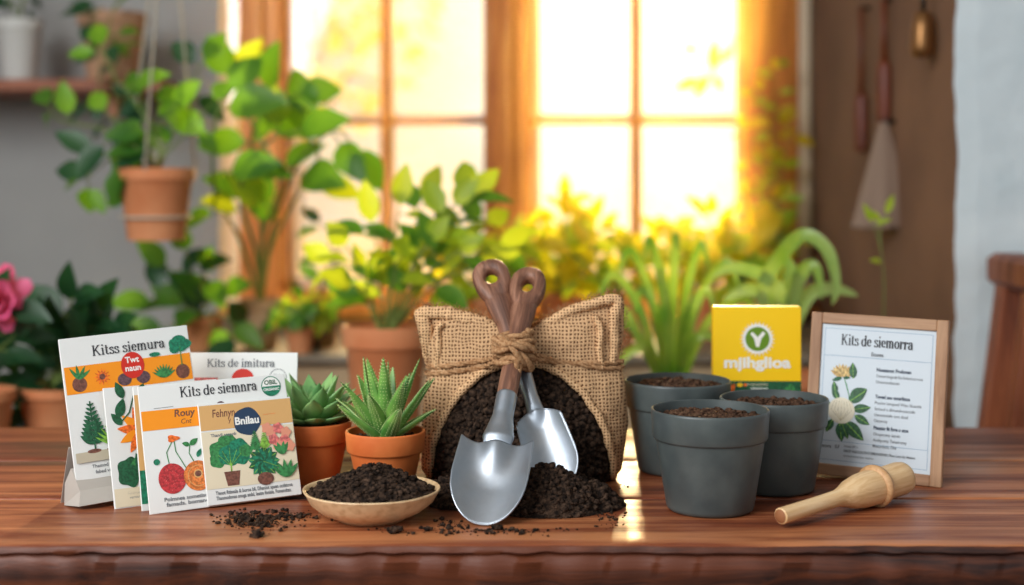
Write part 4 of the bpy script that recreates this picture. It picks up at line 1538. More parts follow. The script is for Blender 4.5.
    p.leaf(w * 0.30, h * 0.5, 35, 0.009, 0.005, K_GREEN); p.leaf(w * 0.30, h * 0.5, 160, 0.007, 0.004, K_GREEN); p.leaf(w * 0.34, h * 0.40, 60, 0.008, 0.004, K_TEAL); p.disc(w * 0.075, h * 0.395, 0.0028, 0.0026, K_TEAL)
    p.disc(w * 0.165, h * 0.255, 0.0118, 0.0128, K_CHERRY)
    p.disc(w * 0.49, h * 0.34, 0.0115, 0.0125, K_FLOW); p.disc(w * 0.52, h * 0.23, 0.012, 0.012, K_FLOW)
    p.disc(w * 0.335, h * 0.255, 0.0125, 0.0128, ink('apricot', (206, 116, 52))); p.ring(w * 0.335, h * 0.255, 0.0085, 0.0090, K_TAN); p.disc(w * 0.335, h * 0.27, 0.0038, 0.0036, K_TAN); p.disc(w * 0.335, h * 0.27, 0.0028, 0.0026, K_BROWN)
    for k in range(40):
        a = rng.random() * 6.28; r_ = math.sqrt(rng.random()) * 0.0105
        p.disc(w * 0.165 + r_ * math.cos(a), h * 0.255 + r_ * math.sin(a), 0.0003, 0.0003, K_PINK, 6)
    p.build('illustration', root)
    p = Prints(-0.0003); p.text('Polmnea sometisorio bast toran', w * 0.10, h * 0.085, 0.0046, K_GREY, 0.0001, width=w * 0.5); p.text('famads. bomandatonis tar.', w * 0.11, h * 0.045, 0.0046, K_GREY, 0.0001, width=w * 0.45); p.build('caption', root)
    lean_M = root.rotation_euler.to_matrix().to_4x4(); lean_M.translation = root.location

    # ---------------- F, laid on E's face
    off = Matrix.Translation((0.0485, -0.0032, 0.0006)) @ Matrix.Rotation(R(0.4), 4, 'Y')
    MF = lean_M @ off
    root = thing('seed_packet', 'seed packet with two potted leafy plants and a navy badge, frontmost of all', 'seed packet', MF.translation, MF.to_euler(), grp)
    w, h = 0.0835, 0.0868
    panel(root, w, h)
    p = Prints(); p.rect(0.0005, h * 0.735, w - 0.0005, h * 0.985, K_TAN); p.rect(0.0005, h * 0.155, w - 0.0005, h * 0.72, K_CREAM); p.build('colour_band', root)
    p = Prints(-0.0003); p.text('Fehnyn', w * 0.14, h * 0.86, 0.0098, K_BROWN, 0.0001, width=w * 0.24, italic=0.1); p.text('y', w * 0.30, h * 0.80, 0.006, K_BROWN)
    p.line([(w * 0.68, h * 0.84), (w * 0.82, h * 0.845)], 0.0003, K_FLOW); p.text('Thandi soanob', w * 0.10, h * 0.665, 0.0038, K_GREY, 0.0001); p.build('band_lettering', root)
    p = Prints(-0.0004); p.disc(w * 0.50, h * 0.79, 0.0122, 0.0122, K_NAVY, lobes=5, la=0.03); p.text('Bnilau', w * 0.50, h * 0.765, 0.0092, K_WHITE, 0.0003, center=True, width=0.0215); p.build('badge', root)
    p = Prints(-0.0003)
    for (x, z, r_) in ((0.17, 0.53, 0.0085), (0.27, 0.59, 0.0088), (0.38, 0.54, 0.0085), (0.15, 0.43, 0.0072), (0.28, 0.47, 0.010), (0.40, 0.44, 0.0072), (0.45, 0.50, 0.006)):
        p.disc(w * x, h * z, r_, r_ * 0.9, K_TEAL if (x * 100) % 2 < 1 else K_GREEN, lobes=5, la=0.06)
    for a in (60, 90, 120, 40, 140): p.line([(w * 0.28, h * 0.36), (w * 0.28 + 0.013 * math.cos(R(a)), h * 0.36 + 0.016 * math.sin(R(a)))], 0.0004, K_LTGREEN)
    p.line([(w * 0.28, h * 0.28), (w * 0.28, h * 0.42)], 0.0012, K_LTGREEN)
    p.poly([(w * 0.20, h * 0.31), (w * 0.37, h * 0.31), (w * 0.345, h * 0.17), (w * 0.225, h * 0.17)], K_BROWN)
    for a in range(0, 360, 28): p.leaf(w * 0.63, h * 0.37, a, 0.0145, 0.0088, K_DKGREEN if a % 56 else K_TEAL, K_LTGREEN)
    p.disc(w * 0.63, h * 0.20, 0.0072, 0.0055, K_BROWN)
    fern_pic(p, w * 0.56, h * 0.47, h * 0.22, K_GREEN); fern_pic(p, w * 0.66, h * 0.48, h * 0.2, K_LTGREEN)
    for (x, z) in ((0.74, 0.66), (0.82, 0.69), (0.90, 0.64), (0.88, 0.56), (0.80, 0.52), (0.93, 0.50), (0.76, 0.58), (0.70, 0.70)): p.disc(w * x, h * z, 0.0046, 0.0046, K_PINK if (z * 100) % 2 else ink('salmon', (222, 148, 120)), lobes=5, la=0.12)
    for a in (60, 80, 110, 130): p.leaf(w * 0.84, h * 0.42, a, 0.012, 0.004, K_GREEN)
    for a in (45, 70, 95, 120, 140): p.leaf(w * 0.86, h * 0.19, a, 0.016, 0.0046, K_GREEN)
    p.build('illustration', root)
    p = Prints(-0.0003); p.text('Tianot Rtiseala & boroa bli, Dhaniot spaen ocdatova', w * 0.09, h * 0.095, 0.0044, K_GREY, 0.0001, width=w * 0.82); p.text('Thanmodonas onuga atdal, leatm fonisia. Fomandtas.', w * 0.09, h * 0.045, 0.0044, K_GREY, 0.0001, width=w * 0.80); p.build('caption', root)


packets()


# ------------------------------------------------------------------ yellow box
def yellow_box():
    d = 1.40
    w, h = 0.0875, 0.153
    root = thing('seed_box', 'bright yellow carton with a round green leaf emblem behind the nursery pots', 'box', ((713.5 - 512) * d / F, d, T + 0.0002), (0, 0, R(-1.5)))
    my = mat('yellow_carton', (250, 204, 8), 0.5)
    b = MB(); b.box((w / 2, 0.0095, h / 2), (w, 0.019, h), ch=0.0008)
    PANEL[root.name] = b.build('carton', my, root, smooth=False)
    p = Prints(); zb = h - 74 * d / F
    p.rect(0.0003, 0.0006, w - 0.0003, zb, K_DKGREEN)
    p.leaf(w * 0.18, zb - 0.012, 60, 0.011, 0.006, K_FLOW); p.disc(w * 0.30, zb - 0.004, 0.003, 0.002, K_YEL); p.disc(w * 0.36, zb - 0.004, 0.002, 0.0015, K_FLOW)
    p.poly([(w * 0.76, zb - 0.012), (w * 0.88, zb - 0.002), (w * 0.97, zb - 0.012)], K_GREEN)
    p.text('ooomannatto', w * 0.38, zb - 0.0045, 0.004, K_CREAM, width=w * 0.24); p.text('TERRENO', w * 0.42, zb - 0.0098, 0.0045, K_WHITE, 0.0001, width=w * 0.2)
    p.build('green_band', root)
    p = Prints(-0.0003); cx, cz = w * 0.50, h - 32 * d / F
    p.disc(cx, cz, 0.0148, 0.0148, K_WHITE)
    for k in range(26):
        a = 2 * PI * k / 26
        c, s_ = math.cos(a), math.sin(a)
        p.poly([(cx + 0.0142 * c - 0.0009 * s_, cz + 0.0142 * s_ + 0.0009 * c), (cx + 0.0142 * c + 0.0009 * s_, cz + 0.0142 * s_ - 0.0009 * c), (cx + 0.0182 * c, cz + 0.0182 * s_)], K_WHITE)
    p.disc(cx, cz, 0.0120, 0.0120, ink('leaf_emblem_green', (98, 138, 22)))
    p.line([(cx - 0.0062, cz + 0.0062), (cx - 0.0015, cz + 0.001), (cx, cz - 0.0075)], [0.0030, 0.0042, 0.0032], K_WHITE)
    p.line([(cx + 0.0066, cz + 0.0066), (cx + 0.002, cz + 0.001), (cx, cz - 0.0078)], [0.0034, 0.0040, 0.0034], K_WHITE)
    p.build('round_emblem', root)
    p = Prints(-0.0003); p.text('mjihglioa', w * 0.12, h - 60.5 * d / F, 0.0150, K_WHITE, 0.0006, width=w * 0.76); p.build('name_lettering', root)


yellow_box()


# ------------------------------------------------------------------ framed card
def framed_card():
    root, w = card_root('framed_card', 'white botanical card headed Kits de siemorra in a thin wooden frame', 'framed card', (802.5, 476), (939.5, 488), R(8), R(-1.6))
    root.location.z += 0.0036
    w = 0.1265; h = 0.152
    fw = wood_mat('frame_wood', (128, 92, 64), (160, 120, 88), (182, 142, 106), 9, 0.55, 0.3, 'z')
    fw2 = wood_mat('frame_wood_across', (128, 92, 64), (160, 120, 88), (182, 142, 106), 9, 0.55, 0.3, 'x')
    t = 0.0105; dp = 0.011
    for (cx, cz, sx, sz, m) in ((t / 2, h / 2, t, h, fw), (w - t / 2, h / 2, t, h, fw), (w / 2, h - t / 2, w - 2 * t, t, fw2), (w / 2, t / 2, w - 2 * t, t, fw2)):
        b = MB(); b.box((cx, dp / 2, cz), (sx, dp, sz), ch=0.0007)
        b.build('frame_rail', m, root, smooth=False)
    ink_bl = ink('slate', (52, 66, 84)); ruled = ink('pale_blue', (128, 160, 184))
    b = MB(); b.box((w / 2, 0.004, h / 2), (w - 2 * t + 0.001, 0.003, h - 2 * t + 0.001))
    PANEL[root.name] = b.build('paper_card', mat('bluish_paper', (206, 216, 222), 0.6), root, smooth=False)
    x0, x1, z0, z1 = t, w - t, t, h - t
    W = x1 - x0; H = z1 - z0
    p = Prints(0.0023)
    p.title('Kits de siemorra', x0 + W * 0.175, x0 + W * 0.805, z1 - H * 0.145, K_BLACK, xh=0.0070, weight=0.27)
    p.text('Econte', x0 + W * 0.50, z1 - H * 0.21, 0.0052, K_GREY, 0.0001, center=True, width=0.011)
    p.build('title_lettering', root)
    p = Prints(0.0023)
    for (a, c) in (((0.03, 0.97), (0.97, 0.97)), ((0.03, 0.03), (0.97, 0.03)), ((0.03, 0.03), (0.03, 0.97)), ((0.97, 0.03), (0.97, 0.97)), ((0.03, 0.775), (0.97, 0.775)), ((0.03, 0.165), (0.97, 0.165))):
        p.line([(x0 + W * a[0], z0 + H * a[1]), (x0 + W * c[0], z0 + H * c[1])], 0.0004, ruled)
    p.build('ruled_border', root)
    p = Prints(0.0023)
    def X(u): return x0 + W * u
    def Z(v): return z0 + H * v
    vein = K_LTGREEN
    p.line([(X(0.22), Z(0.62)), (X(0.27), Z(0.50)), (X(0.28), Z(0.40))], 0.0009, K_GREEN)
    p.line([(X(0.27), Z(0.50)), (X(0.24), Z(0.58))], 0.0008, K_GREEN)
    for k in range(9): p.leaf(X(0.20), Z(0.625), 25 + k * 16, 0.0125, 0.0045, ink('straw', (206, 180, 120)) if k % 2 else ink('straw_dark', (184, 150, 90)))
    p.leaf(X(0.20), Z(0.62), 200, 0.010, 0.004, K_DKGREEN); p.leaf(X(0.21), Z(0.62), 5, 0.007, 0.003, K_DKGREEN)
    dl = ink('leaf_ink', (48, 92, 58))
    for (u, v, a, l) in ((0.30, 0.62, 95, 0.015), (0.28, 0.50, 25, 0.017), (0.18, 0.46, 120, 0.013), (0.27, 0.45, 38, 0.021), (0.31, 0.40, 12, 0.017), (0.33, 0.36, -28, 0.016), (0.25, 0.31, -42, 0.024), (0.20, 0.30, -80, 0.018), (0.14, 0.32, -115, 0.014), (0.22, 0.30, -66, 0.016), (0.12, 0.42, 165, 0.009), (0.15, 0.50, 100, 0.012)):
        p.leaf(X(u), Z(v), a, l, l * 0.5, dl, vein)
    wf = ink('ivory', (222, 214, 190))
    p.disc(X(0.21), Z(0.385), 0.0125, 0.0122, wf)
    for k in range(7): p.line([(X(0.21), Z(0.36) - 0.006), (X(0.21) + (k - 3) * 0.0032, Z(0.39)), (X(0.21) + (k - 3) * 0.0022, Z(0.41) + 0.006)], 0.00045, ink('ivory_shade', (184, 172, 140)))
    p.build('illustration', root)
    p = Prints(0.0023)
    blocks = [(0.685, 'Nuesanot Frulunan', ['Ovanuot fongandit flos finduod ast mons', 'Uneentotlasuas']),
              (0.495, 'Tuwed sou onrarfistos', ['Pisolnt ionqued Wau liluantis', 'Sotuud a dlnnetduosscodn', 'Ustuosutido ono dusd', 'Oatomnoy']),
              (0.275, 'Ptausto fit fore o stos', ['Ornponsny iasutn', 'Antbpotny Tutesrosny', 'Mesurdunt, Ota'])]
    for (v, hd, ls) in blocks:
        p.text(hd, X(0.50), Z(v), 0.0046, ink_bl, 0.00018, width=W * 0.30)
        for k, l in enumerate(ls): p.text(l, X(0.50), Z(v - 0.042 * (k + 1)), 0.0040, K_GREY, 0.00005, width=W * min(0.40, 0.0145 * len(l)))
    p.text('somrs   S.f', X(0.04), Z(0.115), 0.0045, K_GREY, 0.0001, width=W * 0.17)
    p.text('Uovnep (0P) n', X(0.25), Z(0.130), 0.0028, K_GREY, width=W * 0.12)
    p.text('OBCR VABOOILTINO EIMBANDIND, Pfaon Load dio Mattmo', X(0.25), Z(0.095), 0.0034, K_GREY, 0.00008, width=W * 0.62)
    p.text('oo lmonntisilad fianc mestino', X(0.25), Z(0.062), 0.0028, K_GREY, width=W * 0.26)
    p.build('body_lettering', root)
    b = MB()
    b.add([(w * 0.35, dp, h * 0.7), (w * 0.65, dp, h * 0.7), (w * 0.65, dp + 0.050, 0.006), (w * 0.35, dp + 0.050, 0.006)], [(0, 1, 2, 3)])
    b.build('easel_strut', M_GREYCARD, root, smooth=False, solid=0.002)


framed_card()


# ------------------------------------------------------------------ dibber
def dibber():
    a = P(781, 519, 1.123); a.z = T + 0.0068
    c = P(905, 478, 1.232); c.z = T + 0.0152
    L_ = (c - a).length
    root = thing('wooden_dibber', 'pale turned wooden dibber lying on the table in front of the framed card', 'dibber')
    place_axis(root, a, c)
    m = wood_mat('pale_beech', (200, 156, 104), (222, 182, 130), (236, 202, 154), 14, 0.45, 0.15, 'z', 0.5)
    k = L_ / 0.172
    prof = [(0.0, -0.001), (0.0055, -0.001), (0.0066, 0.0), (0.0067, 0.002), (0.0066, 0.05), (0.0070, 0.074), (0.0088, 0.082), (0.0122, 0.092), (0.0146, 0.106), (0.0152, 0.120), (0.0150, 0.132)]
    b = MB(); b.lathe([(r, z * k) for r, z in prof] + [(0.0, 0.133 * k)], 40)
    b.build('pointed_shaft', m, root, auto=40)
    prof = [(0.0, 0.131), (0.0135, 0.131), (0.0140, 0.134), (0.0143, 0.150), (0.0146, 0.162), (0.0138, 0.168), (0.0115, 0.171), (0.0, 0.172)]
    b = MB(); b.lathe([(r, z * k) for r, z in prof], 40)
    b.build('handle_end', m, root, auto=40)
    b = MB()
    b.lathe([(0.0150, 0.1235 * k), (0.0178, 0.1245 * k), (0.0186, 0.1275 * k), (0.0178, 0.1305 * k), (0.0150, 0.1315 * k)], 40)
    q = wood_mat('ring_wood', (176, 126, 80), (200, 152, 104), (214, 172, 124), 14, 0.5, 0.2, 'z', 0.5)
    b.build('collar_ring', q, root)
    b = MB(); b.lathe([(0.0, -0.0013), (0.0054, -0.0012), (0.0056, -0.0009)], 30)
    b.build('cut_end', mat('end_grain', (150, 96, 58), 0.7), root)
    root.location.z += 0.0036


dibber()


# ------------------------------------------------------------------ plants behind
def leaf_blade(b, base, d, nrm, L_, W, mi=0, droop=0.3, prof=None, n=7, fold=0.18):
    prof = prof or [(0, 0.04), (0.12, 0.62), (0.35, 1.0), (0.6, 0.86), (0.85, 0.4), (1, 0.02)]
    d = d.normalized()
    s = d.cross(nrm)
    if s.length < 1e-3: s = d.orthogonal()
    s.normalize(); nn = s.cross(d).normalized()
    vs = []
    for k in range(n + 1):
        t = k / n
        c = base + d * (L_ * t * (1 - 0.12 * droop * t)) - nn * (droop * L_ * 0.45 * t * t)
        w = W * 0.5 * interp(prof, t)
        vs += [c + s * w + nn * w * fold * 2, c, c - s * w + nn * w * fold * 2]
    fs = []
    for k in range(n):
        a = k * 3
        fs += [(a, a + 1, a + 4, a + 3), (a + 1, a + 2, a + 5, a + 4)]
    b.add(vs, fs, mi)


def pot_shape(s, h, m, root, z=0.0, rim=0.18, taper=0.72, name='plant_pot'):
    """s: rim radius, h: height"""
    pr = [(0, 0), (s * taper * 0.97, 0), (s * taper, 0.004), (s * 0.90, h * (1 - rim) - 0.002), (s * 0.93, h * (1 - rim)), (s * 0.985, h * (1 - rim) + 0.002), (s, h - 0.003), (s * 0.985, h), (s * 0.93, h - 0.002), (s * 0.90, h * 0.86), (0, h * 0.88)]
    b = MB(); b.lathe(pr, 40, c=(0, 0, z))
    return b.build(name, m, root, auto=45)


def plant(name, label, base, stems, leaf, m_leaf, m_stem, seed, pot=None, group=None, stem_r=0.0022, cat_='potted plant', zhang=None):
    """base: world point (pot foot); stems: list of world polylines; leaf: dict"""
    rng = random.Random(seed)
    root = thing(name, label, cat_, base, (0, 0, 0), group)
    o = Vector(base)
    if pot:
        pr, ph, pm = pot
        pot_shape(pr, ph, pm, root)
    bs = MB(); bl = MB()
    L0, L1 = leaf['L']; asp = leaf.get('asp', 0.55); step = leaf.get('step', 0.035); start = leaf.get('start', 0.25)
    face = leaf.get('face', 0.5); nm = len(m_leaf) if isinstance(m_leaf, list) else 1
    for st in stems:
        pts = cat([Vector(p) - o for p in st], 8)
        n = len(pts)
        bs.tube(pts, [stem_r * (1 - 0.6 * k / n) for k in range(n)], 7)
        tot = sum((q - p).length for p, q in zip(pts, pts[1:]))
        acc = 0; nxt = tot * start; side = 1
        for k in range(n - 1):
            seg = (pts[k + 1] - pts[k]).length
            acc += seg
            while acc >= nxt and nxt <= tot:
                t = (pts[k + 1] - pts[k]).normalized()
                sd = t.cross(Vector((0, 1, 0)))
                if sd.length < 0.1: sd = Vector((1, 0, 0))
                sd.normalize()
                dr = (sd * side * rng.uniform(.6, 1.1) + t * rng.uniform(0.1, 0.7) + Vector((rng.uniform(-.3, .3), rng.uniform(-.7, .7), rng.uniform(-.35, .35) - leaf.get('hang', 0)))).normalized()
                nr = (Vector((0, -1, 0)) * face + Vector((rng.uniform(-.5, .5), rng.uniform(-.5, .5), 1 - face * 0.6))).normalized()
                ll = rng.uniform(L0, L1)
                pet = ll * rng.uniform(.15, .4)
                p0 = pts[k + 1]
                bs.tube([p0, p0 + dr * pet], stem_r * 0.4, 5, cap=False)
                leaf_blade(bl, p0 + dr * pet, dr, nr, ll, ll * asp * rng.uniform(.85, 1.15), rng.randrange(nm), leaf.get('droop', 0.35), leaf.get('prof'))
                side = -side
                nxt += step * rng.uniform(.6, 1.4)
        t = (pts[-1] - pts[-3]).normalized()
        leaf_blade(bl, pts[-1], t, Vector((0, -1, 0.4)), rng.uniform(L0, L1), L1 * asp * 0.8, 0, 0.3, leaf.get('prof'))
    bs.build('stems', m_stem, root)
    bl.build('leaves', m_leaf, root)
    return root


def bush_stems(o, top, n, sx, h0, h1, rng, sy=0.5, lean=0.0):
    out = []
    for i in range(n):
        a = rng.random() * 2 * PI; r = math.sqrt(rng.random())
        t = Vector((top[0] + sx * r * math.cos(a) + lean, top[1] + sx * sy * r * math.sin(a), top[2] + h0 + (h1 - h0) * rng.random() * (1 - 0.4 * r)))
        b0 = Vector(top) + Vector((rng.uniform(-.012, .012), rng.uniform(-.012, .012), 0))
        mid = (b0 + t) / 2 + Vector(((t.x - b0.x) * 0.15, 0, 0.02))
        out.append([b0 - Vector((0, 0, 0.01)), mid, t])
    return out


def plants():
    rng = random.Random(77)
    # low bench behind the table, carries the nearer pots
    root = thing('plant_bench', 'long low grey bench behind the table carrying the larger potted plants', 'bench', (0, 1.98, 0))
    bw = mat('bench_wood', (120, 106, 90), 0.7, rgb2=(92, 80, 66), scale=7)
    BZ = 0.655
    b = MB(); b.box((-0.22, 0, BZ - 0.0125), (1.56, 0.24, 0.025), ch=0.003); b.build('bench_top', bw, root, smooth=False)
    for x in (-0.95, -0.35, 0.22):
        for y in (-0.09, 0.09):
            b = MB(); b.box((x, y, (BZ - 0.0255) / 2), (0.04, 0.04, BZ - 0.0255), ch=0.003); b.build('leg', bw, root, smooth=False)
    LZ = 0.7355    # ledge top

    def on_ledge(px_, d): return Vector(((px_ - 512) * d / F, d, LZ))
    def on_bench(px_, d=1.98): return Vector(((px_ - 512) * d / F, d, BZ + 0.0005))
    mixed = [M_LEAF, M_LEAF_BR]
    backlit_mix = [M_LEAF_YEL, M_LEAF_BR, M_LEAF_BR]

    # --- big terracotta pot with bushy bright plant
    d = 1.98
    o = on_bench(386, d)
    ph = CZ - (325 - HZ) * d / F - BZ
    top = o + Vector((0, 0, ph))
    st = []
    for (x, y, dd) in ((345, 245, 1.95), (330, 262, 2.0), (372, 222, 1.98), (400, 205, 1.97), (425, 200, 2.02), (455, 205, 1.96), (475, 195, 2.0), (488, 225, 2.05), (460, 250, 1.93), (430, 240, 1.95), (352, 285, 1.93), (480, 265, 1.98), (400, 255, 1.9), (500, 245, 2.02)):
        t = P(x, y, dd)
        st.append([top + Vector(((x - 410) * 0.0001, 0, -0.01)), top.lerp(t, 0.5) + Vector((0, 0, 0.012)), t])
    plant('potted_bush', 'bushy bright green plant in a large terracotta pot behind the aloe', o, st, dict(L=(0.040, 0.066), asp=0.62, step=0.036, start=0.3, face=0.5), [M_LEAF_BR, M_LEAF_BR, M_LEAF], M_STEM, 3, (0.0615, ph, M_TERRA_FAR), stem_r=0.0022)

    # --- small beige pot at left with the climbing plant
    d = 2.45
    o = on_ledge(261, d)
    ph = CZ - (299 - HZ) * d / F - LZ
    top = o + Vector((0, 0, ph))
    st = []
    for pts in (((240, 240, 2.4), (215, 190, 2.3), (215, 120, 2.2), (232, 90, 2.2)), ((262, 230, 2.4), (250, 150, 2.35), (270, 105, 2.3), (300, 95, 2.3)), ((275, 220, 2.4), (300, 160, 2.3), (335, 130, 2.25), (355, 150, 2.25)), ((262, 240, 2.4), (280, 180, 2.3), (255, 130, 2.3), (228, 75, 2.3)),
                ((255, 250, 2.4), (240, 190, 2.3), (265, 145, 2.25), (300, 130, 2.2)), ((270, 250, 2.42), (295, 200, 2.35), (318, 160, 2.3), (310, 120, 2.3))):
        st.append([top - Vector((0, 0, 0.01))] + [P(*q) for q in pts])
    plant('climbing_plant', 'tall broad leaved green plant in a small beige pot at the left of the window', o, st, dict(L=(0.07, 0.105), asp=0.64, step=0.08, start=0.42, face=0.85), [M_LEAF, M_LEAF_BR, M_LEAF], M_STEM, 9, (0.0375, ph, mat('beige_pot', (196, 158, 128), 0.8)), stem_r=0.004)

    # --- lower green plant left of it
    d = 2.40
    o = on_ledge(214, d) ; o.x = (214 - 512) * d / F
    # its own small stool
    s = thing('plant_stool', 'small round stool at the left end of the window ledge holding a leafy plant', 'stool', (o.x - 0.03, 2.42, 0))
    b = MB(); b.lathe([(0, 0.695), (0.105, 0.695), (0.108, 0.70), (0.108, 0.7175), (0.105, 0.7195), (0, 0.7195)], 40); b.build('seat', bw, s, auto=40)
    for k in range(3):
        a = k * 2.09 + 0.4
        b = MB(); b.tube([(0.075 * math.cos(a), 0.075 * math.sin(a), 0.6948), (0.085 * math.cos(a), 0.085 * math.sin(a), 0.0)], 0.012, 12); b.build('leg', bw, s)
    o = Vector((o.x - 0.03, 2.42, 0.72))
    st = []
    for (x, y) in ((165, 265), (150, 300), (185, 250), (205, 270), (225, 290), (235, 325), (190, 310), (170, 330), (215, 330)):
        t = P(x, y, 2.38); tp = o + Vector((0, 0, 0.07))
        st.append([tp, tp.lerp(t, .5) + Vector((0, 0, .015)), t])
    plant('leafy_plant', 'dense green leafy plant low at the left between window and packets', o, st, dict(L=(0.055, 0.08), asp=0.62, step=0.05, start=0.3, face=0.7), [M_LEAF, M_LEAF_DK], M_STEM, 14, (0.042, 0.075, M_TERRA_FAR), stem_r=0.003)

    # --- black planter with a sprig
    d = 2.48
    o = on_ledge(318, d)
    ph = CZ - (303 - HZ) * d / F - LZ
    top = o + Vector((0, 0, ph))
    st = [[top - Vector((0, 0, .01)), P(326, 270, 2.45), P(330, 235, 2.42), P(320, 222, 2.42)], [top - Vector((0, 0, .01)), P(322, 280, 2.45), P(332, 262, 2.42)]]
    plant('potted_sprig', 'thin sprig in a black planter on the window ledge', o, st, dict(L=(0.03, 0.045), asp=0.65, step=0.05, start=0.5, face=0.9), [M_LEAF_DK, M_LEAF], M_STEM, 4, (0.041, ph, mat('black_planter', (40, 42, 44), 0.5)), stem_r=0.0018)

    # --- low green cushion between
    d = 2.42
    for i, (x, lab, cols, lo, hi, sx, sd) in enumerate(((300, 'low ground cover plant in a small clay pot in front of the black planter', mixed, 0.01, 0.06, 0.05, 31),)):
        dd = 2.385
        o = on_ledge(x, dd); tp = o + Vector((0, 0, 0.045))
        plant('small_plant', lab, o, bush_stems(o, tp, 12, sx, lo, hi, rng), dict(L=(0.025, 0.04), asp=0.6, step=0.02, start=0.3, face=0.5), cols, M_STEM, sd, (0.026, 0.045, M_TERRA_FAR), stem_r=0.0014)

    # --- row on the ledge, backlight painted into the golden leaf colours
    row = [(500, 2.50, 12, 0.10, 0.03, 0.17, 'green bush tinted golden as backlit on the ledge behind the trowel handles', 51, backlit_mix),
           (560, 2.62, 14, 0.11, 0.04, 0.20, 'green bush tinted yellow as backlit on the ledge behind the burlap sack', 52, backlit_mix),
           (615, 2.47, 10, 0.09, 0.03, 0.13, 'low leafy plant tinted yellow as backlit on the ledge behind the right corner of the sack', 53, backlit_mix),
           (700, 2.60, 16, 0.12, 0.05, 0.20, 'bush tinted golden yellow as backlit on the ledge above the strap leaved plant', 54, backlit_mix),
           (750, 2.45, 8, 0.07, 0.03, 0.12, 'small green bush tinted yellow as backlit on the ledge behind the yellow carton', 55, backlit_mix)]
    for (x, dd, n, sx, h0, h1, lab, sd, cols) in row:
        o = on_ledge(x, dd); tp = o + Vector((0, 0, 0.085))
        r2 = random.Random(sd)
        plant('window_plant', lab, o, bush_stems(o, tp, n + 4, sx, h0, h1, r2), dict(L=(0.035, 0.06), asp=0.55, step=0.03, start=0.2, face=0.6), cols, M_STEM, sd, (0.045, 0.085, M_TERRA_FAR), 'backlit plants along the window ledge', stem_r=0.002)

    # --- vine up the right window post
    o = on_ledge(790, 2.86); tp = o + Vector((0, 0, 0.07))
    st = []
    for (x, y) in ((760, 90), (775, 70), (745, 130), (790, 120), (770, 160), (750, 190), (785, 200), (765, 230), (740, 250), (735, 215), (800, 240)):
        t = P(x, y, 2.86)
        st.append([tp, P(782, 260, 2.88), P(775 + (x - 775) * 0.4, 240 - (240 - y) * 0.5, 2.87), t])
    plant('climbing_vine', 'golden backlit small leaved vine climbing the right window post', o, st, dict(L=(0.025, 0.045), asp=0.6, step=0.028, start=0.25, face=0.8), backlit_mix, M_STEM, 61, (0.04, 0.075, M_TERRA_FAR), stem_r=0.0018)

    # --- strap leaf (spider) plant on the bench
    def strap_plant(name, label, o, top, blades, m, W, pot):
        root = thing(name, label, 'potted plant', o)
        pot_shape(pot[0], pot[1], pot[2], root)
        b = MB()
        for pts in blades:
            q = cat([Vector(p) - o for p in pts], 9); n = len(q) - 1
            vs = []
            for k, c in enumerate(q):
                t = (q[min(k + 1, n)] - q[max(k - 1, 0)]).normalized()
                s_ = t.cross(Vector((0.15, -1, 0.25))).normalized()
                nn = s_.cross(t)
                w = W * 0.5 * interp([(0, 0.55), (0.3, 1), (0.7, 0.85), (0.92, 0.35), (1, 0.03)], k / n)
                vs += [c + s_ * w + nn * w * 0.35, c, c - s_ * w + nn * w * 0.35]
            b.add(vs, [f for k in range(n) for f in ((k * 3, k * 3 + 1, k * 3 + 4, k * 3 + 3), (k * 3 + 1, k * 3 + 2, k * 3 + 5, k * 3 + 4))])
        b.build('strap_leaves', m, root)
    d = 1.96
    o = on_bench(671, d); top = o + Vector((0, 0, 0.10))
    bl = []
    for (mx, my, ex, ey, dd) in ((640, 320, 600, 330, 1.94), (645, 300, 612, 275, 1.98), (655, 290, 630, 250, 2.0), (664, 285, 650, 240, 1.98), (672, 290, 676, 235, 1.95), (682, 290, 700, 245, 1.97), (692, 295, 725, 262, 2.0), (700, 315, 745, 300, 1.95), (690, 330, 730, 345, 1.9), (650, 340, 615, 365, 1.9), (660, 310, 642, 290, 1.9), (684, 310, 705, 290, 1.9), (668, 300, 660, 265, 2.03), (645, 330, 622, 310, 1.92)):
        bl.append([top + Vector(((mx - 671) * 0.0005, 0, -.012)), P(mx + (mx - 671) * 0.25, my + 8, dd), P(ex, ey, dd), P(ex + (ex - 671) * 0.30, ey + 14 + abs(ex - 671) * 0.35, dd - 0.02)])
    strap_plant('spider_plant', 'bright strap leaved plant behind the nursery pots', o, top, bl, mat('strap_leaf', (86, 140, 40), 0.35, rgb2=(176, 192, 80), scale=14, transl=0.35), 0.0135, (0.05, 0.10, mat('cream_pot', (206, 188, 160), 0.7)))
    # --- arching broad strap plant near the yellow box
    d = 1.72
    # stands on the bench as well
    d = 1.93
    o = on_bench(786, d); top = o + Vector((0, 0, 0.11))
    bl = [[top, P(762, 300, 1.9), P(776, 262, 1.88), P(802, 236, 1.86), P(826, 250, 1.84), P(836, 285, 1.83), P(832, 305, 1.83)],
          [top, P(780, 300, 1.9), P(765, 278, 1.9), P(735, 268, 1.9), P(712, 276, 1.9)],
          [top, P(790, 310, 1.9), P(800, 275, 1.88), P(815, 268, 1.87), P(822, 300, 1.86)],
          [top, P(795, 320, 1.9), P(812, 292, 1.9), P(838, 290, 1.9), P(858, 296, 1.9)],
          [top, P(775, 310, 1.93), P(750, 290, 1.93), P(722, 300, 1.93)],
          [top, P(786, 300, 1.95), P(790, 270, 1.96), P(778, 250, 1.97)]]
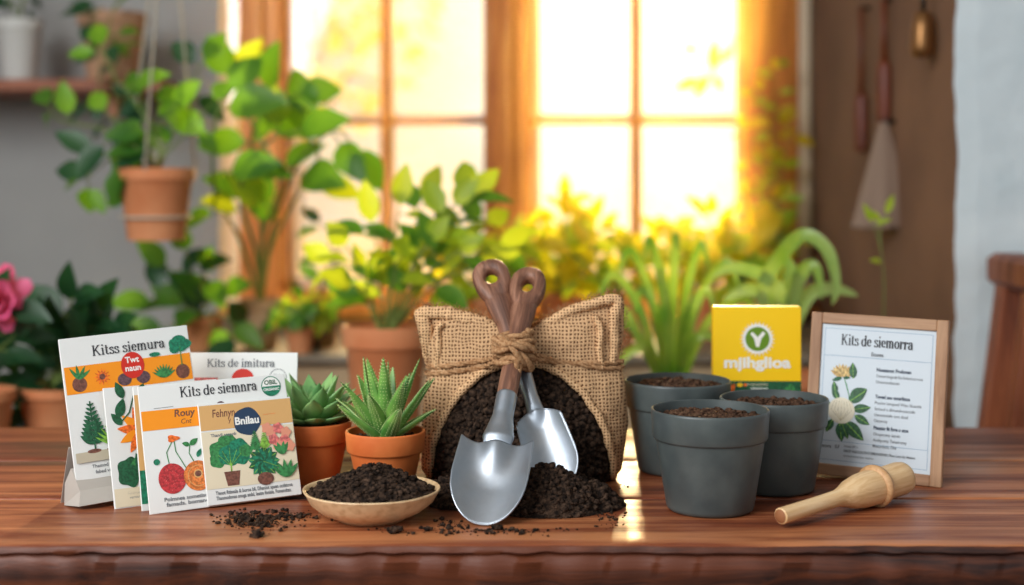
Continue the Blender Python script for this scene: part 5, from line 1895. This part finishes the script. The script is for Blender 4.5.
    strap_plant('arching_plant', 'plant with one broad pale leaf arching over between the carton and the framed card', o, top, bl, mat('pale_strap_leaf', (96, 142, 48), 0.35, rgb2=(178, 198, 120), scale=10, transl=0.3), 0.021, (0.055, 0.11, M_TERRA_FAR))

    o = on_bench(880, 1.95); tp = o + Vector((0, 0, 0.085))
    plant('slender_plant', 'single thin green sprig rising behind the framed card', o, [[tp - Vector((0, 0, .01)), P(884, 290, 1.95), P(880, 245, 1.95), P(872, 222, 1.95)], [P(881, 250, 1.95), P(880, 232, 1.95), P(886, 214, 1.95)]], dict(L=(0.022, 0.034), asp=0.42, step=0.045, start=0.75, face=0.8), M_LEAF_BR, M_STEM, 44, (0.045, 0.085, M_TERRA_FAR), stem_r=0.0012)

    # --- dark rubber plant and pink flower at the left
    o = on_bench(60, 1.98); tp = o + Vector((0, 0, 0.08))
    st = []
    for (x, y) in ((15, 345), (30, 330), (50, 350), (70, 300), (80, 325), (100, 310), (115, 330), (125, 365), (95, 370), (40, 385), (10, 390), (70, 380), (120, 400), (25, 410), (60, 330), (5, 365), (85, 355), (105, 345)):
        t = P(x, y, 1.97); st.append([tp, tp.lerp(t, .5) + Vector((0, .03, .01)), t])
    plant('rubber_plant', 'dark glossy green leafy plant behind the table at far left', o, st, dict(L=(0.055, 0.085), asp=0.5, step=0.03, start=0.25, face=0.75), M_LEAF_DK, M_STEM, 41, (0.06, 0.085, M_TERRA_FAR), stem_r=0.003)
    o = on_bench(-22, 1.9); tp = o + Vector((0, 0, 0.09))
    root = plant('flowering_plant', 'plant with a bright pink bloom at the far left edge', o, [[tp, P(-12, 340, 1.88), P(-2, 300, 1.84)], [tp, P(-10, 360, 1.88), P(15, 335, 1.86)], [tp, P(-20, 350, 1.88), P(-30, 300, 1.86)]], dict(L=(0.05, 0.07), asp=0.5, step=0.04, start=0.3, face=0.7), M_LEAF_DK, M_STEM, 42, (0.05, 0.09, M_TERRA_FAR))
    b = MB(); c = P(0, 298, 1.83) - o
    r2 = random.Random(2)
    for ring in range(4):
        for k in range(7):
            a = 2 * PI * (k + ring * 0.5) / 7
            dr = Vector((math.cos(a) * (0.4 + 0.25 * ring), -0.9 + 0.22 * ring, math.sin(a) * (0.4 + 0.25 * ring)))
            leaf_blade(b, c, dr, Vector((math.cos(a), -0.4, math.sin(a))) * -1, 0.024 + 0.006 * ring, 0.026, 0, -0.5, [(0, 0.3), (0.4, 0.9), (0.75, 1), (1, 0.4)])
    b.build('pink_bloom', mat('pink_petal', (222, 70, 130), 0.6, rgb2=(240, 120, 160), scale=30, transl=0.3), root)


plants()


# ------------------------------------------------------------------ left: shelf, hanging pot
def left_side():
    D = 2.86
    root = thing('wall_shelf', 'brown wooden shelf high on the left wall', 'shelf', (0, 0, 0))
    z = CZ + (180 - 87) * 2.80 / F
    x1 = (160 - 512) * 2.72 / F; x0 = -1.5
    ws = wood_mat('shelf_wood', (96, 46, 24), (136, 72, 40), (166, 96, 58), 5, 0.5, 0.2, 'x')
    b = MB(); b.box(((x0 + x1) / 2, 2.865, z), (x1 - x0, 0.27, 0.022), ch=0.002); b.build('shelf_board', ws, root, smooth=False)
    for x in (-1.35, -0.80):
        b = MB(); b.box((x, 2.90, z - 0.035), (0.02, 0.19, 0.046), ch=0.002); b.build('bracket', ws, root, smooth=False)
    zt = z + 0.0115
    def rim_pot(name, lab, px_, w, h, m, d, st, seed, leaf_m):
        o = Vector(((px_ - 512) * d / F, d, zt)); tp = o + Vector((0, 0, h))
        plant(name, lab, o, [[tp - Vector((0, 0, .01)), tp.lerp(P(*q), .5) + Vector((0, -.02, .02)), P(*q)] for q in st], dict(L=(0.045, 0.07), asp=0.55, step=0.05, start=0.4, face=0.7), leaf_m, M_STEM, seed, (w, h, m), stem_r=0.002)
    rim_pot('shelf_plant', 'white pot with a small dark green plant on the shelf', 20, 0.045, 0.125, mat('white_pot', (206, 206, 200), 0.6), 2.82, [(8, 5, 2.82), (30, 0, 2.82), (0, -20, 2.82), (40, -25, 2.82)], 71, M_LEAF_DK)
    rim_pot('trailing_plant', 'tan pot on the shelf with leaves trailing down over the shelf edge', 113, 0.070, 0.135, mat('tan_pot', (190, 148, 116), 0.8), 2.80, [(112, 45, 2.64), (98, 100, 2.62), (118, 130, 2.6), (90, 25, 2.66)], 72, [M_LEAF_DK, M_LEAF])
    # hanging pot
    d = 2.2
    zb = CZ - (240 - HZ) * d / F; ztp = CZ - (168 - HZ) * d / F
    o = Vector(((156 - 512) * d / F, d, zb)); tp = o + Vector((0, 0, ztp - zb))
    st = []
    for pts in (((160, 150), (140, 110), (112, 72), (102, 45)), ((140, 150), (105, 130), (60, 120), (48, 105)), ((150, 145), (165, 120), (185, 90), (205, 60)), ((140, 160), (110, 160), (90, 175), (78, 180)), ((150, 150), (130, 140), (105, 110)), ((165, 155), (185, 135), (215, 100)), ((150, 158), (120, 150), (92, 165), (88, 188)), ((160, 155), (175, 130), (170, 105)), ((150, 155), (130, 165), (138, 195)), ((160, 155), (140, 130), (125, 150)), ((165, 150), (150, 120), (140, 95))):
        st.append([tp - Vector((0, 0, .01))] + [P(x, y, d - 0.05 + 0.03 * i) for i, (x, y) in enumerate(pts)])
    root = plant('hanging_plant', 'broad leaved trailing plant in a terracotta pot hung on cords at left', o, st, dict(L=(0.045, 0.072), asp=0.62, step=0.07, start=0.4, face=0.9, hang=0.3), [M_LEAF, M_LEAF_DK, M_LEAF], M_STEM, 73, (0.061, ztp - zb, M_TERRA_FAR), stem_r=0.0022, cat_='hanging plant')
    b = MB()
    apex = Vector((o.x + 0.012, d + 0.02, 2.49)) - o
    h = ztp - zb
    for k in range(3):
        a = k * 2.094 + 0.5
        b.tube([Vector((0.062 * math.cos(a), 0.062 * math.sin(a), h - 0.004)), Vector((0.012, 0.02, 0.62)), apex], 0.0022, 6)
    pts = [Vector((0.0535 * math.cos(2 * PI * k / 24), 0.0535 * math.sin(2 * PI * k / 24), h * 0.32)) for k in range(25)]
    b.tube(pts, 0.0022, 6)
    b.build('hanging_cord', mat('cord', (190, 180, 160), 0.8), root)
    b = MB(); b.tube([apex + Vector((0, 0, -0.005)), apex + Vector((0.012, 0, 0.012)), apex + Vector((0, 0, 0.032))], 0.003, 8); b.build('ceiling_hook', mat('dark_iron', (50, 46, 42), 0.5, 0.8), root)


left_side()


# ------------------------------------------------------------------ right: things hung on the flank wall, chair
def right_side():
    xw = (955 - 512) * 2.0 / F + 0.008
    iron = mat('dark_iron', (50, 46, 42), 0.5, 0.8)
    def peg(root, x, y, z):
        b = MB(); b.tube([(x, y, z), (xw - 0.001, y, z)], 0.004, 10); b.build('peg', iron, root)
    # two wooden handled tools
    wd = mat('rust_wood', (120, 52, 22), 0.5, rgb2=(90, 36, 16), scale=14)
    for (px_, y0, y1, y2, d, lab) in ((861, 8, 92, 152, 2.50, 'long handled brown brush hanging nearest the window on the right wall'), (884, 0, 60, 124, 2.36, 'brown paddle hanging beside the white cloth on the right wall')):
        root = thing('hanging_tool', lab, 'tool', (0, 0, 0), group='tools hung on the right wall')
        a = P(px_, y0, d); m_ = P(px_, y1, d); e = P(px_, y2, d)
        b = MB(); b.tube([a, a.lerp(m_, .5), m_], [0.005, 0.0045, 0.006], 10); b.build('tool_handle', wd, root)
        b = MB()
        n = 10
        b.tube([m_ + Vector((0, 0, .002)), m_.lerp(e, .12), m_.lerp(e, .5), m_.lerp(e, .92), e], [0.006, 0.012, 0.0125, 0.012, 0.009], 14, flat=0.6); b.build('tool_head', wd, root)
        peg(root, a.x - 0.004, d + 0.002, a.z)
    # conical cloth
    d = 2.34
    root = thing('hanging_cloth', 'pale grey cloth gathered on a peg, hanging in a cone on the right wall', 'cloth', (0, 0, 0))
    a = P(884, 122, d); e = P(886, 228, d)
    b = MB()
    def fn(u, v):
        t = 2 * PI * u
        r = 0.006 + 0.048 * v ** 0.9
        r *= 1 + 0.10 * math.sin(t * 7 + 1) * v
        c = a.lerp(e, v)
        return Vector((c.x + r * math.cos(t), c.y + r * 0.5 * math.sin(t), c.z))
    b.grid(fn, 84, 24, wrap=True)
    b.build('gathered_cloth', mat('grey_cloth', (150, 126, 108), 0.9), root, solid=0.0015)
    peg(root, a.x - 0.002, a.y, a.z + 0.001)
    # brass ladle like lamp
    d = 2.10
    root = thing('brass_scoop', 'brass scoop hanging at the top of the right wall beside the pale plaster', 'scoop', (0, 0, 0))
    a = P(924, -18, d); e = P(922, 58, d)
    b = MB(); b.tube([a, a.lerp(e, .4)], 0.004, 10); b.build('scoop_handle', iron, root)
    b = MB()
    b.tube([a.lerp(e, .38), a.lerp(e, .42), a.lerp(e, .6), a.lerp(e, .85), a.lerp(e, .97), e], [0.006, 0.013, 0.017, 0.018, 0.015, 0.006], 20)
    b.build('scoop_bowl', mat('brass', (150, 108, 66), 0.4, 0.8), root)
    peg(root, a.x, a.y, a.z)
    # trailing sprig in front of the flank
    st = [[P(905, 250, 1.97), P(884, 232, 1.96), P(876, 218, 1.95), P(868, 208, 1.95)], [P(884, 232, 1.96), P(880, 215, 1.96), P(882, 205, 1.95)]]
    # chair seen from its side, back to the right
    cw = wood_mat('chair_wood', (84, 38, 18), (122, 62, 34), (150, 84, 50), 6, 0.4, 0.2, 'z')
    d0, d1 = 1.55, 1.93
    root = thing('wooden_chair', 'dark reddish wooden chair standing at the far right edge', 'chair', (0.52, 1.80, 0))
    o = Vector((0.52, 1.80, 0))
    def add(name, pts, size):
        b = MB()
        pts = [Vector(p) - o for p in pts]
        vs = []
        for p in pts:
            vs += [p + Vector((-size[0] / 2, -size[1] / 2, 0)), p + Vector((size[0] / 2, -size[1] / 2, 0)), p + Vector((size[0] / 2, size[1] / 2, 0)), p + Vector((-size[0] / 2, size[1] / 2, 0))]
        fs = [(3, 2, 1, 0), tuple(len(vs) - 4 + i for i in range(4))]
        for k in range(len(pts) - 1):
            for i in range(4):
                j = (i + 1) % 4; fs.append((k * 4 + i, k * 4 + j, k * 4 + 4 + j, k * 4 + 4 + i))
        b.add(vs, fs); b.build(name, cw, root, smooth=False, bevel=0.003)
    xb = 0.654
    for y in (1.66, 1.94):
        add('leg', [(xb + 0.02, y, 0), (xb - 0.005, y, 0.40), (xb, y, 0.60), (xb + 0.036, y, 0.885)], (0.032, 0.032))
        add('leg', [(xb - 0.37, y, 0), (xb - 0.37, y, 0.43)], (0.034, 0.034))
    b = MB(); b.box(Vector((xb - 0.185, 1.80, 0.445)) - o, (0.42, 0.36, 0.03), ch=0.006); b.build('seat', cw, root, smooth=False)
    b = MB(); b.box(Vector((xb + 0.045, 1.80, 0.905)) - o, (0.060, 0.36, 0.045), ch=0.008); b.build('top_rail', cw, root, smooth=False)
    for y in (1.74, 1.80, 1.86):
        add('back_slat', [(xb - 0.004, y, 0.459), (xb, y, 0.60), (xb + 0.034, y, 0.885)], (0.014, 0.03))
    for y in (1.66, 1.94):
        b = MB(); b.box(Vector((xb - 0.18, y, 0.22)) - o, (0.36, 0.02, 0.025), ch=0.002)
        b.build('stretcher', cw, root, smooth=False)


right_side()


# ------------------------------------------------------------------ outside the window
def outside():
    rng = random.Random(12)
    def tree(o, h, cr, n, lab, seed, m, L_=(0.12, 0.2)):
        root = thing('garden_tree', lab, 'tree', o, group='garden trees beyond the window')
        r = random.Random(seed)
        b = MB(); b.tube([(0, 0, 0), (0.1, 0, h * 0.4), (0.0, 0.1, h * 0.8)], [0.12, 0.09, 0.03], 10)
        bl = MB()
        for k in range(9):
            a = r.random() * 6.28; e = Vector((math.cos(a) * cr * 0.8, math.sin(a) * cr * 0.6, h * (0.55 + 0.4 * r.random())))
            b.tube([(0.05, 0, h * 0.4), e * 0.6 + Vector((0, 0, h * 0.25)), e], [0.04, 0.02, 0.008], 6)
        b.build('trunk', M_STEM_BR, root)
        for k in range(n):
            a = r.random() * 6.28; q = r.random() ** 0.5; el = r.uniform(-1, 1)
            rr = cr * q * math.sqrt(max(0, 1 - el * el * 0.8))
            p = Vector((rr * math.cos(a), rr * 0.8 * math.sin(a), h * 0.72 + el * cr * 0.8))
            dr = Vector((r.uniform(-1, 1), r.uniform(-1, 1), r.uniform(-1, .4)))
            leaf_blade(bl, p, dr, Vector((r.uniform(-1, 1), r.uniform(-1, 1), 1)), r.uniform(*L_), r.uniform(*L_) * 0.5, 0, 0.3, n=3)
        bl.build('foliage', m, root)
    pale = mat('garden_leaf', (214, 204, 120), 0.8, rgb2=(230, 200, 130), scale=2, transl=0.6)
    tree((-1.9, 11.5, -0.55), 4.2, 1.3, 700, 'pale yellow garden tree seen through the left window panes', 1, pale)
    # leafy twig hanging just outside the right hand pane
    root = thing('garden_branch', 'leafy twig silhouetted outside the upper right window pane', 'branch', P(735, 60, 3.35))
    o = P(735, 60, 3.35)
    b = MB(); tw = [P(790, -60, 3.4) - o, P(745, 20, 3.38) - o, P(722, 60, 3.35) - o, P(700, 82, 3.35) - o]
    b.tube(cat(tw, 8), 0.003, 6); b.build('twig', M_STEM_BR, root)
    b = MB()
    for (x, y, dx, dz, l) in ((712, 70, 0.1, 1, .075), (708, 74, -0.5, -0.9, .07), (700, 80, -0.9, -0.3, .07), (714, 74, 0.4, -1, .05), (698, 50, -1, 0.1, .04), (722, 62, 0.6, 0.9, .05)):
        leaf_blade(b, P(x, y, 3.34) - o, Vector((dx, -0.1, dz)), Vector((0, -1, 0.1)), l, l * 0.45, 0, 0.1)
    b.build('twig_leaves', M_LEAF_YEL, root)


outside()


# ------------------------------------------------------------------ haze volume added to imitate the bloom around the sunny window
def haze():
    b = MB(); b.box((-0.115, 2.58, 1.55), (1.47, 0.72, 1.6))
    m = bpy.data.materials.new('bloom_haze')
    m.use_nodes = True
    nt = m.node_tree; nt.nodes.clear()
    o = nt.nodes.new('ShaderNodeOutputMaterial'); v = nt.nodes.new('ShaderNodeVolumeScatter')
    v.inputs['Color'].default_value = (1.0, 0.52, 0.13, 1)
    v.inputs['Density'].default_value = 0.17
    v.inputs['Anisotropy'].default_value = 0.75
    tc = nt.nodes.new('ShaderNodeTexCoord'); sp = nt.nodes.new('ShaderNodeSeparateXYZ'); mr = nt.nodes.new('ShaderNodeMapRange')
    nt.links.new(tc.outputs['Object'], sp.inputs[0]); nt.links.new(sp.outputs['X'], mr.inputs['Value'])
    mr.inputs['From Min'].default_value = -0.55; mr.inputs['From Max'].default_value = 0.45
    mr.inputs['To Min'].default_value = 0.015; mr.inputs['To Max'].default_value = 0.24
    nt.links.new(mr.outputs[0], v.inputs['Density'])
    nt.links.new(v.outputs[0], o.inputs['Volume'])
    h = b.build('bloom_haze', m, smooth=False)
    tag(h, 'thin golden haze added to imitate bloom in front of the window', 'haze', kind='stuff')


haze()
